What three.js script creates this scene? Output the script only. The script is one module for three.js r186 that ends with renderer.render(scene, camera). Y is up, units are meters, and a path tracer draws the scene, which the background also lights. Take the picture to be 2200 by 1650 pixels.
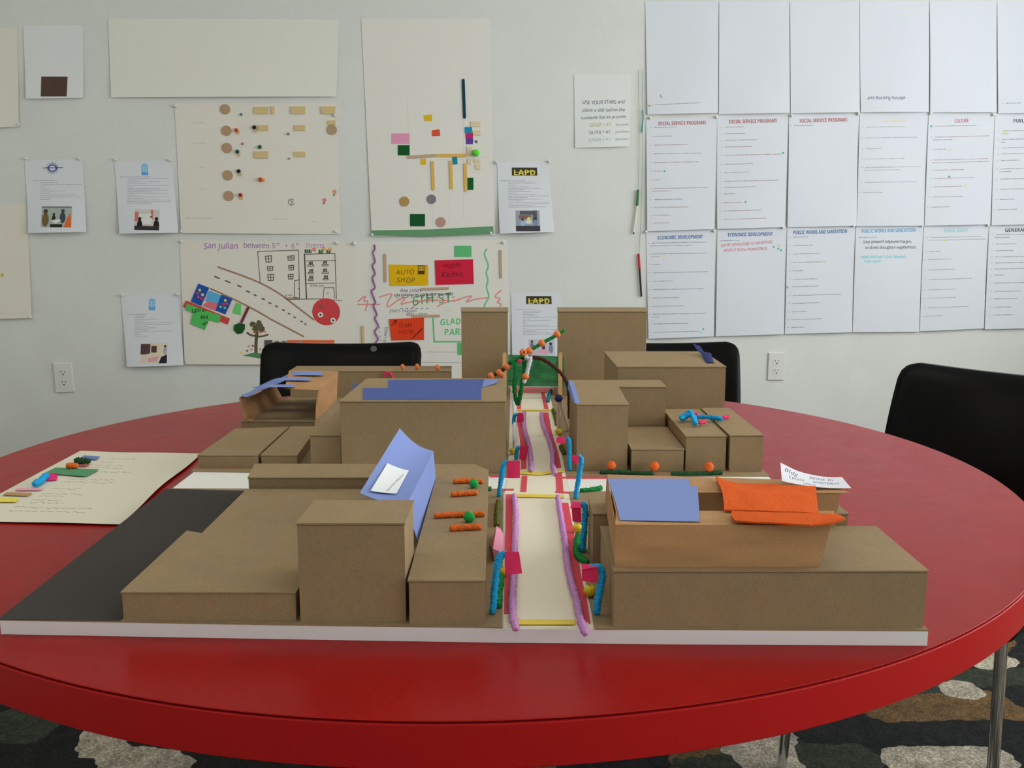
import * as THREE from 'three';
import { mergeGeometries } from 'three/addons/utils/BufferGeometryUtils.js';
import { RoundedBoxGeometry } from 'three/addons/geometries/RoundedBoxGeometry.js';
import { RectAreaLightUniformsLib } from 'three/addons/lights/RectAreaLightUniformsLib.js';

// ---------------------------------------------------------------- camera, sky, light, exposure
const scene = new THREE.Scene();
const FOCAL = 2050, FRAME_W = 2200, FRAME_H = 1650, HORIZON = 493, EYE = 1.105;
const PITCH = Math.atan((FRAME_H / 2 - HORIZON) / FOCAL);
const camera = new THREE.PerspectiveCamera(2 * Math.atan(FRAME_H / 2 / FOCAL) * 180 / Math.PI, FRAME_W / FRAME_H, 0.05, 60);
camera.position.set(0, EYE, 0);
camera.rotation.set(-PITCH, 0, 0);
scene.background = new THREE.Color(0.86, 0.93, 1.0);
scene.backgroundIntensity = 3.0;
const renderer = new THREE.WebGLRenderer({ antialias: true });
renderer.toneMapping = THREE.LinearToneMapping;
renderer.toneMappingExposure = 0.76;
renderer.shadowMap.enabled = true;
RectAreaLightUniformsLib.init();

// the room is squared to the paper-covered wall, which stands a few degrees off the table's axis
const WALL_TURN = 0.1, WALL_Z = -3.76;
const wr = new THREE.Vector3(Math.cos(WALL_TURN), 0, -Math.sin(WALL_TURN));   // along the wall, to the right
const wn = new THREE.Vector3(Math.sin(WALL_TURN), 0, Math.cos(WALL_TURN));    // out of the wall, into the room
const wallPoint = (s, y, t = 0) => new THREE.Vector3(0, y, WALL_Z).addScaledVector(wr, s).addScaledVector(wn, t);
const CEILING_LIGHT = 2.6;
const ROOM = { left: -2.6, right: 2.75, front: 6.6, height: 2.75 };
const WIN = { t0: 0.7, t1: 5.6, y0: 0.92, y1: 2.35 };                        // window band in the right-hand wall
const daylight = new THREE.RectAreaLight(new THREE.Color(0.96, 0.99, 1.0), 4.7, WIN.t1 - WIN.t0 - 0.1, WIN.y1 - WIN.y0 - 0.1);
daylight.name = 'window_daylight';
daylight.position.copy(wallPoint(ROOM.right - 0.012, (WIN.y0 + WIN.y1) / 2, (WIN.t0 + WIN.t1) / 2));
daylight.lookAt(wallPoint(0, (WIN.y0 + WIN.y1) / 2, (WIN.t0 + WIN.t1) / 2));
scene.add(daylight);

// ---------------------------------------------------------------- helpers
let seed = 7;
const rnd = () => { seed = (seed * 1664525 + 1013904223) >>> 0; return seed / 4294967296; };
const rr = (a, b) => a + (b - a) * rnd();
const lin = (v) => { v /= 255; return v <= 0.04045 ? v / 12.92 : Math.pow((v + 0.055) / 1.055, 2.4); };
const enc = (v) => Math.round(255 * Math.min(1, v <= 0.0031308 ? v * 12.92 : 1.055 * Math.pow(v, 1 / 2.4) - 0.055));
// surface colour of a thing that reads (r,g,b) under light of strength k
const albedo = (r, g, b, k) => { const c = [r, g, b].map((v) => lin(v) / k), m = Math.max(...c); return m > 0.86 ? c.map((v) => v * 0.86 / m) : c; };
const tone = (r, g, b, k = 0.6) => new THREE.Color().setRGB(...albedo(r, g, b, k));
const css = (r, g, b, k = 0.55) => 'rgb(' + albedo(r, g, b, k).map(enc).join(',') + ')';
const used = {};
function numbered(n) { used[n] = (used[n] || 0) + 1; return used[n] === 1 ? n : n + '_' + String(used[n] - 1).padStart(3, '0'); }
function setup(o) { o.castShadow = true; o.receiveShadow = true; return o; }
function part(name, geometry, material, parent) { const m = setup(new THREE.Mesh(geometry, material)); m.name = name; parent.add(m); return m; }
function thing(name, label, category, pos = [0, 0, 0], turn = 0, group) {
  const o = new THREE.Group(); o.name = numbered(name); o.position.set(...pos); o.rotation.y = turn;
  o.userData = { label, category }; if (group) o.userData.group = group; scene.add(o); return o;
}
function single(name, geometry, material, label, category, pos = [0, 0, 0], group, turn = 0) {
  const o = setup(new THREE.Mesh(geometry, material)); o.name = numbered(name); o.position.set(...pos); o.rotation.y = turn;
  o.userData = { label, category }; if (group) o.userData.group = group; scene.add(o); return o;
}
function struct(name, geometry, material, label, category) {
  const o = setup(new THREE.Mesh(geometry, material)); o.name = name; o.userData = { kind: 'structure', label, category }; scene.add(o); return o;
}
// measured points: rays through marks read off the photograph, met with a level, an upright plane or the wall
const cP = Math.cos(PITCH), sP = Math.sin(PITCH);
const ray = (x, y) => { const u = (x - FRAME_W / 2) / FOCAL, v = (FRAME_H / 2 - y) / FOCAL; return new THREE.Vector3(u, v * cP - sP, -v * sP - cP); };
const eye = new THREE.Vector3(0, EYE, 0);
const onLevel = (x, y, h) => { const r = ray(x, y); return eye.clone().addScaledVector(r, (h - EYE) / r.y); };
const onDepth = (x, y, z) => { const r = ray(x, y); return eye.clone().addScaledVector(r, z / r.z); };
const onWall = (x, y) => { const r = ray(x, y), p0 = new THREE.Vector3(0, EYE, WALL_Z).sub(eye); const p = eye.clone().addScaledVector(r, p0.dot(wn) / r.dot(wn)); return [p.clone().sub(new THREE.Vector3(0, 0, WALL_Z)).dot(wr), p.y]; };

// value noise
const NP = new Float32Array(4096); for (let i = 0; i < 4096; i++) NP[i] = rnd();
const nh = (x, y, z) => NP[((x * 73) ^ (y * 179) ^ (z * 283)) & 4095];
function noise3(x, y, z) {
  const X = Math.floor(x), Y = Math.floor(y), Z = Math.floor(z), f = (t) => t * t * (3 - 2 * t), u = f(x - X), v = f(y - Y), w = f(z - Z), L = (a, b, t) => a + (b - a) * t;
  return L(L(L(nh(X, Y, Z), nh(X + 1, Y, Z), u), L(nh(X, Y + 1, Z), nh(X + 1, Y + 1, Z), u), v), L(L(nh(X, Y, Z + 1), nh(X + 1, Y, Z + 1), u), L(nh(X, Y + 1, Z + 1), nh(X + 1, Y + 1, Z + 1), u), v), w);
}
function grain(n, fn, srgb = true) {            // tiling texture computed per pixel: fn(x, y) -> [r, g, b] 0..1
  const d = new Uint8Array(n * n * 4);
  for (let y = 0; y < n; y++) for (let x = 0; x < n; x++) { const c = fn(x, y, n), i = (y * n + x) * 4; for (let k = 0; k < 3; k++) d[i + k] = Math.max(0, Math.min(255, Math.round(c[k] * 255))); d[i + 3] = 255; }
  const t = new THREE.DataTexture(d, n, n); t.wrapS = t.wrapT = THREE.RepeatWrapping; t.magFilter = THREE.LinearFilter; t.minFilter = THREE.LinearMipmapLinearFilter; t.generateMipmaps = true;
  if (srgb) t.colorSpace = THREE.SRGBColorSpace; t.needsUpdate = true; return t;
}
const tileNoise = (x, y, n, cells, s) => { const q = cells / n, f = (t) => t * t * (3 - 2 * t), X = x * q, Y = y * q, x0 = Math.floor(X), y0 = Math.floor(Y), u = f(X - x0), v = f(Y - y0), h = (a, b) => nh(((a % cells) + cells) % cells, ((b % cells) + cells) % cells, s); return (h(x0, y0) * (1 - u) + h(x0 + 1, y0) * u) * (1 - v) + (h(x0, y0 + 1) * (1 - u) + h(x0 + 1, y0 + 1) * u) * v; };
const std = (color, roughness = 0.8, extra = {}) => new THREE.MeshPhysicalMaterial({ color, roughness, specularIntensity: roughness > 0.7 ? 0.25 : 0.8, ...extra });

function uvMetres(g, per = 0.12) {              // planar uv in metres, face by face, for flat-sided shapes
  g = g.index ? g.toNonIndexed() : g; g.computeVertexNormals();
  const p = g.attributes.position, n = g.attributes.normal, uv = new Float32Array(p.count * 2), ox = rnd(), oy = rnd();
  for (let i = 0; i < p.count; i++) {
    const ax = Math.abs(n.getX(i)), ay = Math.abs(n.getY(i)), az = Math.abs(n.getZ(i));
    const [a, b] = ay >= ax && ay >= az ? [p.getX(i), p.getZ(i)] : ax >= az ? [p.getZ(i), p.getY(i)] : [p.getX(i), p.getY(i)];
    uv[i * 2] = a / per + ox; uv[i * 2 + 1] = b / per + oy;
  }
  g.setAttribute('uv', new THREE.BufferAttribute(uv, 2)); return g;
}
const box = (w, h, d, x = 0, y = 0, z = 0) => { const g = new THREE.BoxGeometry(w, h, d); g.translate(x, y, z); return g; };
function prism(pts, y0, y1, bevel = 0) {        // upright prism over a footprint [[x, z], ...]
  const s = new THREE.Shape(pts.map(([x, z]) => new THREE.Vector2(x, -z)));
  const g = new THREE.ExtrudeGeometry(s, { depth: y1 - y0 - 2 * bevel, bevelEnabled: bevel > 0, bevelThickness: bevel, bevelSize: bevel, bevelOffset: -bevel, bevelSegments: 2 });
  g.rotateX(-Math.PI / 2); g.translate(0, y0 + bevel, 0); return g;
}
// a thin sheet through a grid of points: fn(u, v) -> Vector3, with both faces and rims; uv (u, 1 - v)
function sheet(fn, nu, nv, thick = 0.0004) {
  const P = [], pos = [], uv = [], idx = [], W = nu + 1;
  for (let j = 0; j <= nv; j++) for (let i = 0; i <= nu; i++) P.push(fn(i / nu, j / nv));
  const N = P.map((p, k) => { const i = k % W, j = (k / W) | 0; const a = P[j * W + Math.min(nu, i + 1)].clone().sub(P[j * W + Math.max(0, i - 1)]), b = P[Math.min(nv, j + 1) * W + i].clone().sub(P[Math.max(0, j - 1) * W + i]); return b.cross(a).normalize(); });
  for (const s of [1, 0]) P.forEach((p, k) => { const q = p.clone().addScaledVector(N[k], s ? 0 : -thick); pos.push(q.x, q.y, q.z); uv.push((k % W) / nu, 1 - ((k / W) | 0) / nv); });
  const M = P.length;
  for (let j = 0; j < nv; j++) for (let i = 0; i < nu; i++) { const a = j * W + i, b = a + 1, c = a + W, d = c + 1; idx.push(a, c, b, b, c, d, M + a, M + b, M + c, M + b, M + d, M + c); }
  const rim = []; for (let i = 0; i < nu; i++) rim.push([i, i + 1]); for (let j = 0; j < nv; j++) rim.push([j * W + nu, (j + 1) * W + nu]); for (let i = nu; i > 0; i--) rim.push([nv * W + i, nv * W + i - 1]); for (let j = nv; j > 0; j--) rim.push([j * W, (j - 1) * W]);
  for (const [a, b] of rim) { const k = pos.length / 3; for (const q of [a, b, M + a, M + b]) { pos.push(pos[q * 3], pos[q * 3 + 1], pos[q * 3 + 2]); uv.push(uv[q * 2], uv[q * 2 + 1]); } idx.push(k, k + 1, k + 2, k + 1, k + 3, k + 2); }
  const g = new THREE.BufferGeometry(); g.setAttribute('position', new THREE.Float32BufferAttribute(pos, 3)); g.setAttribute('uv', new THREE.Float32BufferAttribute(uv, 2)); g.setIndex(idx); g.computeVertexNormals(); return g;
}
const lerp3 = (a, b, t) => a.clone().lerp(b, t);
const quadSheet = (a, b, c, d, nu = 1, nv = 1, thick = 0.0004, bend = null) => sheet((u, v) => { const p = lerp3(lerp3(a, b, u), lerp3(d, c, u), v); if (bend) bend(p, u, v); return p; }, nu, nv, thick);
const recentre = (geos, o) => geos.forEach((g) => g.translate(-o.x, -o.y, -o.z));
// fuzzy chenille stem along a path
function fuzzy(points, r = 0.003, closed = false) {
  const curve = new THREE.CatmullRomCurve3(points, closed, 'centripetal'), len = curve.getLength(), n = Math.max(10, Math.round(len / 0.0007));
  const g = new THREE.TubeGeometry(curve, n, r, 12, closed), p = g.attributes.position, c = new THREE.Vector3(), v = new THREE.Vector3(), o = rnd() * 50;
  for (let i = 0; i <= n; i++) {
    curve.getPointAt(Math.min(1, i / n), c); const d = Math.min(1, Math.min(i, n - i) * len / n / r), end = closed ? 1 : 0.3 + 0.7 * Math.sqrt(1 - (1 - d) * (1 - d)), low = 0.12 * (noise3(i * 0.12 + o, 1, 9) - 0.5); let first = 1;
    for (let j = 0; j <= 12; j++) { const k = i * 13 + j, f = rnd(); v.fromBufferAttribute(p, k).sub(c); let a = 1 + low + 0.34 * (f - 0.5) + (f > 0.88 ? 0.2 : 0); if (j === 0) first = a; if (j === 12) a = first; v.multiplyScalar(a * end).add(c); p.setXYZ(k, v.x, v.y, v.z); }
  }
  if (!closed) {                                 // close both ends with a small cap
    const pos = [...p.array], idx = [...g.index.array], uv = [...g.attributes.uv.array];
    for (const [i, t] of [[0, 0], [n, 1]]) { curve.getPointAt(t, c); const k = pos.length / 3; pos.push(c.x, c.y, c.z); uv.push(0, 0); for (let j = 0; j < 12; j++) t ? idx.push(k, i * 13 + j, i * 13 + j + 1) : idx.push(k, i * 13 + j + 1, i * 13 + j); }
    const h = new THREE.BufferGeometry(); h.setAttribute('position', new THREE.Float32BufferAttribute(pos, 3)); h.setAttribute('uv', new THREE.Float32BufferAttribute(uv, 2)); h.setIndex(idx); h.computeVertexNormals(); return h;
  }
  g.computeVertexNormals(); return g;
}
function pompomGeo(r) {
  const g = new THREE.SphereGeometry(r, 30, 22), p = g.attributes.position, v = new THREE.Vector3(), o = rnd() * 40;
  for (let i = 0; i < p.count; i++) { v.fromBufferAttribute(p, i); const d = v.clone().divideScalar(r); const a = 1 + 0.26 * (noise3(d.x * 11 + o, d.y * 11, d.z * 11) - 0.5) + 0.12 * (noise3(d.x * 3 + o, d.y * 3, d.z * 3) - 0.5); v.multiplyScalar(a); p.setXYZ(i, v.x, v.y, v.z); }
  g.computeVertexNormals(); return g;
}
function beadGeo(r, hole = 0.28) {               // turned wooden bead with a drilled hole along y
  const pts = [], h = r * hole, y1 = Math.sqrt(r * r - h * h) * 0.92;
  pts.push(new THREE.Vector2(h, -y1)); for (let i = 0; i <= 14; i++) { const a = -Math.PI / 2 + 0.3 + (Math.PI - 0.6) * i / 14; pts.push(new THREE.Vector2(Math.max(h, r * Math.cos(a)), 0.92 * r * Math.sin(a))); } pts.push(new THREE.Vector2(h, y1), new THREE.Vector2(h, -y1));
  return new THREE.LatheGeometry(pts, 22);
}

// ---------------------------------------------------------------- the room
const paintTex = grain(256, (x, y, n) => { const v = 0.975 + 0.02 * (tileNoise(x, y, n, 8, 1) - 0.5) + 0.012 * (tileNoise(x, y, n, 90, 2) - 0.5); return [v, v, v]; });
const paintBump = grain(256, (x, y, n) => { const v = 0.5 + 0.5 * (tileNoise(x, y, n, 60, 4) - 0.5) + 0.4 * (tileNoise(x, y, n, 120, 5) - 0.5); return [v, v, v]; }, false);
const paint = std(new THREE.Color().setRGB(0.83, 0.845, 0.79), 0.62, { map: paintTex, bumpMap: paintBump, bumpScale: 0.00008 });
const ceilingPaint = std(new THREE.Color().setRGB(0.84, 0.84, 0.82), 0.9);
const carpetTex = grain(1024, (x, y, n) => {
  const a = tileNoise(x, y, n, 9, 11), b = tileNoise(x, y, n, 7, 12), c = tileNoise(x, y, n, 8, 13), f = 0.75 + 0.5 * tileNoise(x, y, n, 400, 14), s = 0.9 + 0.2 * tileNoise(x, y, n, 60, 15);
  const wob = 0.06 * (tileNoise(x, y, n, 70, 16) - 0.5);
  let r = [0.15, 0.155, 0.15];
  if (b + wob > 0.62) r = [0.42, 0.33, 0.22];
  if (c + wob > 0.68) r = [0.22, 0.24, 0.2];
  if (a + wob > 0.68) r = [0.66, 0.62, 0.55];
  return r.map((v) => v * f * s);
});
const carpet = std(new THREE.Color(1, 1, 1), 1.0, { map: carpetTex });
const trimPaint = std(new THREE.Color().setRGB(0.7, 0.7, 0.66), 0.5);
const turned = (g) => { g.rotateY(WALL_TURN); g.translate(0, 0, WALL_Z); return g; };   // from wall axes (s, y, t) to the room
const roomW = ROOM.right - ROOM.left, roomC = (ROOM.left + ROOM.right) / 2, TH = 0.14;
struct('wall_back', turned(uvMetres(box(roomW + 2 * TH, ROOM.height, TH, roomC, ROOM.height / 2, -TH / 2), 0.8)), paint, 'pale painted wall covered with pinned-up papers', 'wall');
struct('wall_left', turned(uvMetres(box(TH, ROOM.height, ROOM.front, ROOM.left - TH / 2, ROOM.height / 2, ROOM.front / 2), 0.8)), paint, 'pale painted side wall left of the frame', 'wall');
struct('wall_front', turned(uvMetres(box(roomW + 2 * TH, ROOM.height, TH, roomC, ROOM.height / 2, ROOM.front + TH / 2), 0.8)), paint, 'pale painted wall behind the camera', 'wall');
const R0 = ROOM.right + TH / 2;
struct('wall_right', turned(uvMetres(mergeGeometries([
  box(TH, WIN.y0, ROOM.front, R0, WIN.y0 / 2, ROOM.front / 2), box(TH, ROOM.height - WIN.y1, ROOM.front, R0, (ROOM.height + WIN.y1) / 2, ROOM.front / 2),
  box(TH, WIN.y1 - WIN.y0, WIN.t0, R0, (WIN.y0 + WIN.y1) / 2, WIN.t0 / 2), box(TH, WIN.y1 - WIN.y0, ROOM.front - WIN.t1, R0, (WIN.y0 + WIN.y1) / 2, (ROOM.front + WIN.t1) / 2)]), 0.8)), paint, 'pale painted window wall right of the frame', 'wall');
struct('floor', turned(uvMetres(box(roomW + 2 * TH, 0.1, ROOM.front + 2 * TH, roomC, -0.05, ROOM.front / 2), 1.3)), carpet, 'dark carpet with cream and brown rounded blotches', 'floor');
struct('ceiling', turned(box(roomW + 2 * TH, 0.1, ROOM.front + 2 * TH, roomC, ROOM.height + 0.05, ROOM.front / 2)), ceilingPaint, 'plain pale ceiling', 'ceiling');
struct('baseboard_back', turned(box(roomW, 0.09, 0.014, roomC, 0.045, 0.007)), trimPaint, 'painted baseboard along the papered wall', 'baseboard');
{ // window band: frame, mullions, panes
  const w = new THREE.Group(); w.name = 'window_1'; w.userData = { kind: 'structure', label: 'wide window band in the right-hand wall', category: 'window' }; scene.add(w);
  w.position.set(0, 0, WALL_Z); w.rotation.y = WALL_TURN;
  const alu = std(new THREE.Color().setRGB(0.5, 0.5, 0.5), 0.4, { metalness: 0.6 }), glass = new THREE.MeshPhysicalMaterial({ color: 0xffffff, transmission: 1, roughness: 0, thickness: 0, ior: 1.5 });
  const tm = (WIN.t0 + WIN.t1) / 2, ym = (WIN.y0 + WIN.y1) / 2, x = R0 + 0.02;
  part('window_frame', mergeGeometries([box(0.06, 0.05, WIN.t1 - WIN.t0, x, WIN.y0 + 0.025, tm), box(0.06, 0.05, WIN.t1 - WIN.t0, x, WIN.y1 - 0.025, tm), box(0.06, WIN.y1 - WIN.y0, 0.05, x, ym, WIN.t0 + 0.025), box(0.06, WIN.y1 - WIN.y0, 0.05, x, ym, WIN.t1 - 0.025)]), alu, w);
  const n = 4, step = (WIN.t1 - WIN.t0) / n;
  for (let i = 1; i < n; i++) part('mullion', box(0.05, WIN.y1 - WIN.y0 - 0.1, 0.04, x, ym, WIN.t0 + i * step), alu, w);
  for (let i = 0; i < n; i++) part('pane', box(0.004, WIN.y1 - WIN.y0 - 0.1, step - 0.05, x, ym, WIN.t0 + (i + 0.5) * step), glass, w);
}

// recessed ceiling fixtures: a metal tray, a glowing diffuser and an area light just below it
const trayMetal = std(new THREE.Color().setRGB(0.75, 0.75, 0.74), 0.5), glow = new THREE.MeshStandardMaterial({ color: 0xffffff, emissive: new THREE.Color(1.0, 0.96, 0.88), emissiveIntensity: 1.2, roughness: 0.6 });
[[-1.4, 2.3, 'ceiling light panel over the left part of the room'], [0.5, 2.3, 'ceiling light panel over the table'], [-0.5, 5.0, 'ceiling light panel behind the camera']].forEach(([s, t, label]) => {
  const p = wallPoint(s, ROOM.height - 0.03, t), g = thing('ceiling_light', label, 'ceiling light', [p.x, p.y, p.z], WALL_TURN, 'ceiling light panels');
  part('tray', mergeGeometries([box(1.26, 0.03, 0.04, 0, 0.015, 0.31), box(1.26, 0.03, 0.04, 0, 0.015, -0.31), box(0.04, 0.03, 0.58, 0.61, 0.015, 0), box(0.04, 0.03, 0.58, -0.61, 0.015, 0)]), trayMetal, g);
  part('diffuser', box(1.18, 0.008, 0.58, 0, 0.018, 0), glow, g);
  const l = new THREE.RectAreaLight(new THREE.Color(1.0, 0.96, 0.88), CEILING_LIGHT, 1.16, 0.56); l.name = 'ceiling_panel_light'; l.position.copy(wallPoint(s, ROOM.height - 0.022, t)); l.rotation.order = 'YXZ'; l.rotation.set(-Math.PI / 2, WALL_TURN, 0); scene.add(l);
});

// ---------------------------------------------------------------- round red table
const TABLE = { x: -0.057, z: -1.445, r: 0.778, y: 0.74 };
const redTex = grain(512, (x, y, n) => { const v = 0.93 + 0.07 * (tileNoise(x, y, n, 200, 21) - 0.5) + 0.05 * (tileNoise(x, y, n, 12, 22) - 0.5); return [v, v, v]; });
const redRough = grain(512, (x, y, n) => { const v = 0.9 + 0.12 * (tileNoise(x, y, n, 30, 24) - 0.5) + 0.08 * (tileNoise(x, y, n, 160, 25) - 0.5); return [v, v, v]; }, false);
const laminate = new THREE.MeshPhysicalMaterial({ color: new THREE.Color().setRGB(0.39, 0.006, 0.005), roughness: 0.36, map: redTex, roughnessMap: redRough, specularIntensity: 0.3 });
const edgeRed = std(new THREE.Color().setRGB(0.48, 0.012, 0.012), 0.36, { specularIntensity: 0.35 });
const darkMetal = std(new THREE.Color().setRGB(0.03, 0.03, 0.03), 0.4, { metalness: 0.3 });
{
  const t = thing('round_table', 'large round red laminate table carrying the cardboard street model', 'table', [TABLE.x, 0, TABLE.z]);
  const topPts = [[0, 0.7385], [TABLE.r - 0.0026, 0.7385], [TABLE.r - 0.0012, 0.7389], [TABLE.r - 0.0012, 0.7394], [TABLE.r - 0.0019, 0.74], [0, 0.74]].map((p) => new THREE.Vector2(...p));
  const tg = new THREE.LatheGeometry(topPts, 160); const p = tg.attributes.position, uv = tg.attributes.uv; for (let i = 0; i < p.count; i++) uv.setXY(i, p.getX(i) / 0.5, p.getZ(i) / 0.5);
  part('tabletop', tg, laminate, t);
  part('core', new THREE.LatheGeometry([[0, 0.704], [TABLE.r - 0.004, 0.704], [TABLE.r - 0.004, 0.7384], [0, 0.7384]].map((q) => new THREE.Vector2(...q)), 120), darkMetal, t);
  part('edge_band', new THREE.LatheGeometry([[TABLE.r - 0.004, 0.7355], [TABLE.r - 0.004, 0.701], [TABLE.r - 0.0012, 0.7], [TABLE.r, 0.7012], [TABLE.r, 0.7362], [TABLE.r - 0.0008, 0.7372], [TABLE.r - 0.004, 0.7372]].map((q) => new THREE.Vector2(...q)), 160), edgeRed, t).userData.label = 'red vinyl edge band';
  part('pedestal', new THREE.LatheGeometry([[0, 0.03], [0.06, 0.03], [0.045, 0.06], [0.04, 0.2], [0.04, 0.68], [0.12, 0.695], [0.12, 0.704], [0, 0.704]].map((q) => new THREE.Vector2(...q)), 32), darkMetal, t);
  part('base', new THREE.LatheGeometry([[0, 0], [0.33, 0], [0.335, 0.006], [0.32, 0.016], [0.08, 0.04], [0, 0.04]].map((q) => new THREE.Vector2(...q)), 48), darkMetal, t);
}

// ---------------------------------------------------------------- black chairs
const vinylBump = grain(256, (x, y, n) => { const v = tileNoise(x, y, n, 70, 31) * 0.6 + tileNoise(x, y, n, 128, 32) * 0.4; return [v, v, v]; }, false);
const vinyl = std(new THREE.Color().setRGB(0.004, 0.004, 0.004), 0.36,  { bumpMap: vinylBump, bumpScale: 0.00008, specularIntensity: 0.18 });
const chrome = std(new THREE.Color().setRGB(0.75, 0.75, 0.76), 0.16, { metalness: 1 });
function chairBack(dip) {   // padded, curved round the sitter, rounded upper corners, thick rim; bottom centre at the origin, front towards +z
  const nu = 28, nv = 20, W = 0.222, Hh = 0.36, pos = [], idx = [], uvs = [];
  const at = (u, v, side) => {
    const a = u * 2 - 1; let x = a * (W - 0.012 * (1 - v)), y = v * Hh;
    const top = Hh - dip * (1 - a * a) ; y = v * top;
    const rc = 0.035, ex = Math.abs(x) - (W - rc), ey = y - (Hh - rc); if (ex > 0 && ey > 0) { const l = Math.max(ex, ey), q = Math.hypot(ex, ey); if (q > 0) { x = Math.sign(x) * (W - rc + ex * l / q); y = Hh - rc + ey * l / q; } }
    const rim = Math.min(1, Math.min(1 - Math.abs(a), Math.min(1 - v, v + 0.15)) / 0.07), th = 0.008 + 0.008 * Math.sqrt(Math.max(0, rim));
    const z = 0.045 * a * a - 0.11 * v * v + (side ? th : -th); return [x, y, z];
  };
  for (const s of [1, 0]) for (let j = 0; j <= nv; j++) for (let i = 0; i <= nu; i++) { pos.push(...at(i / nu, j / nv, s)); uvs.push(i / nu * 3, j / nv * 2.4); }
  const C = nu + 1, M = C * (nv + 1);
  for (let j = 0; j < nv; j++) for (let i = 0; i < nu; i++) { const a = j * C + i, b = a + 1, c = a + C, d = c + 1; idx.push(a, b, c, b, d, c, M + a, M + c, M + b, M + b, M + c, M + d); }
  const loop = []; for (let i = 0; i < nu; i++) loop.push(i); for (let j = 0; j < nv; j++) loop.push(j * C + nu); for (let i = nu; i > 0; i--) loop.push(nv * C + i); for (let j = nv; j > 0; j--) loop.push(j * C);
  for (let k = 0; k < loop.length; k++) { const a = loop[k], b = loop[(k + 1) % loop.length]; idx.push(a, M + a, b, b, M + a, M + b); }
  const g = new THREE.BufferGeometry(); g.setAttribute('position', new THREE.Float32BufferAttribute(pos, 3)); g.setAttribute('uv', new THREE.Float32BufferAttribute(uvs, 2)); g.setIndex(idx); g.computeVertexNormals(); return g;
}
const backGeo = chairBack(0.012), seatGeo = new RoundedBoxGeometry(0.44, 0.06, 0.42, 4, 0.025);
const tube = (pts, r, n = 24) => new THREE.TubeGeometry(new THREE.CatmullRomCurve3(pts.map((p) => new THREE.Vector3(...p)), false, 'catmullrom', 0.15), n, r, 10);
function chair(label, x, z, turn, top) {
  const c = thing('side_chair', label, 'chair', [x, 0, z], turn, 'black chairs round the table');
  const b = part('backrest', backGeo, vinyl, c); b.position.set(0, top - 0.36, -0.11);
  part('seat', seatGeo, vinyl, c).position.set(0, 0.44, 0.1);
  for (const s of [-1, 1]) {
    part('back_post', tube([[s * 0.15, 0.41, -0.1], [s * 0.15, 0.46, -0.15], [s * 0.15, 0.62, -0.17]], 0.01), chrome, c);
    part('leg', tube([[s * 0.19, 0.415, 0.27], [s * 0.195, 0.3, 0.278], [s * 0.205, 0, 0.295]], 0.0105), chrome, c);
    part('leg', tube([[s * 0.17, 0.415, -0.09], [s * 0.18, 0.25, -0.13], [s * 0.2, 0, -0.19]], 0.0105), chrome, c);
  }
  for (const s of [-1, 1]) part('seat_rail', tube([[s * 0.18, 0.408, 0.27], [s * 0.17, 0.408, 0.05], [s * 0.16, 0.408, -0.1]], 0.0105, 12), chrome, c);
  return c;
}
const chair1 = chair('black chair behind the table, in front of the tree drawing', -0.468, -2.47, 0.03, 0.797);
{ // reflective sticker near the top edge of that chair
  part('sticker', new THREE.CylinderGeometry(0.009, 0.0095, 0.0008, 9), std(new THREE.Color().setRGB(0.09, 0.09, 0.088), 0.5), chair1);
  const s = chair1.children[chair1.children.length - 1]; s.rotation.x = Math.PI / 2 - 0.55; s.position.set(0.085, 0.774, -0.189);
}
chair('black chair behind the table, left of the right-hand wall outlet', 0.41, -2.5, -0.03, 0.795);
chair('black chair at the right side of the table, cut by the frame', 0.915, -1.875, -0.83, 0.81);

// ---------------------------------------------------------------- wall outlets
const plastic = std(new THREE.Color().setRGB(0.8, 0.79, 0.74), 0.4), slotDark = std(new THREE.Color().setRGB(0.02, 0.02, 0.02), 0.8);
function outlet(label, px, py, tilt) {
  const [s, y] = onWall(px, py), p = wallPoint(s, y, 0.0005), o = thing('wall_outlet', label, 'outlet', [p.x, p.y, p.z], WALL_TURN);
  const sh = new THREE.Shape(); sh.moveTo(-0.035, -0.057); sh.lineTo(0.035, -0.057); sh.lineTo(0.035, 0.057); sh.lineTo(-0.035, 0.057);
  const plate = part('cover_plate', new THREE.ExtrudeGeometry(sh, { depth: 0.0015, bevelEnabled: true, bevelThickness: 0.0025, bevelSize: 0.004, bevelOffset: -0.004, bevelSegments: 4 }), plastic, o); plate.position.z = 0.0025; plate.rotation.z = tilt;
  for (const d of [1, -1]) {
    const f = new THREE.Shape(); f.absarc(0, 0, 0.0165, -0.9, 0.9, false); f.absarc(0, 0, 0.0165, Math.PI - 0.9, Math.PI + 0.9, false); f.closePath();
    const r = part('receptacle', new THREE.ExtrudeGeometry(f, { depth: 0.002, bevelEnabled: true, bevelThickness: 0.0004, bevelSize: 0.0004, bevelSegments: 2 }), plastic, o); r.position.set(-d * 0.0195 * Math.sin(tilt), d * 0.0195, 0.0052);
    part('slots', mergeGeometries([box(0.0017, 0.008, 0.0006, -0.0062, 0.004, 0.0026), box(0.0017, 0.0066, 0.0006, 0.0062, 0.004, 0.0026), new THREE.CylinderGeometry(0.0025, 0.0025, 0.0006, 16).rotateX(Math.PI / 2).translate(0, -0.0065, 0.0026)]), slotDark, r);
  }
  part('screw', new THREE.SphereGeometry(0.0032, 12, 8).scale(1, 1, 0.4), plastic, o).position.set(0, 0, 0.0062);
  return o;
}
outlet('white electrical outlet low on the wall at the far left', 138, 811, 0.02);
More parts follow.
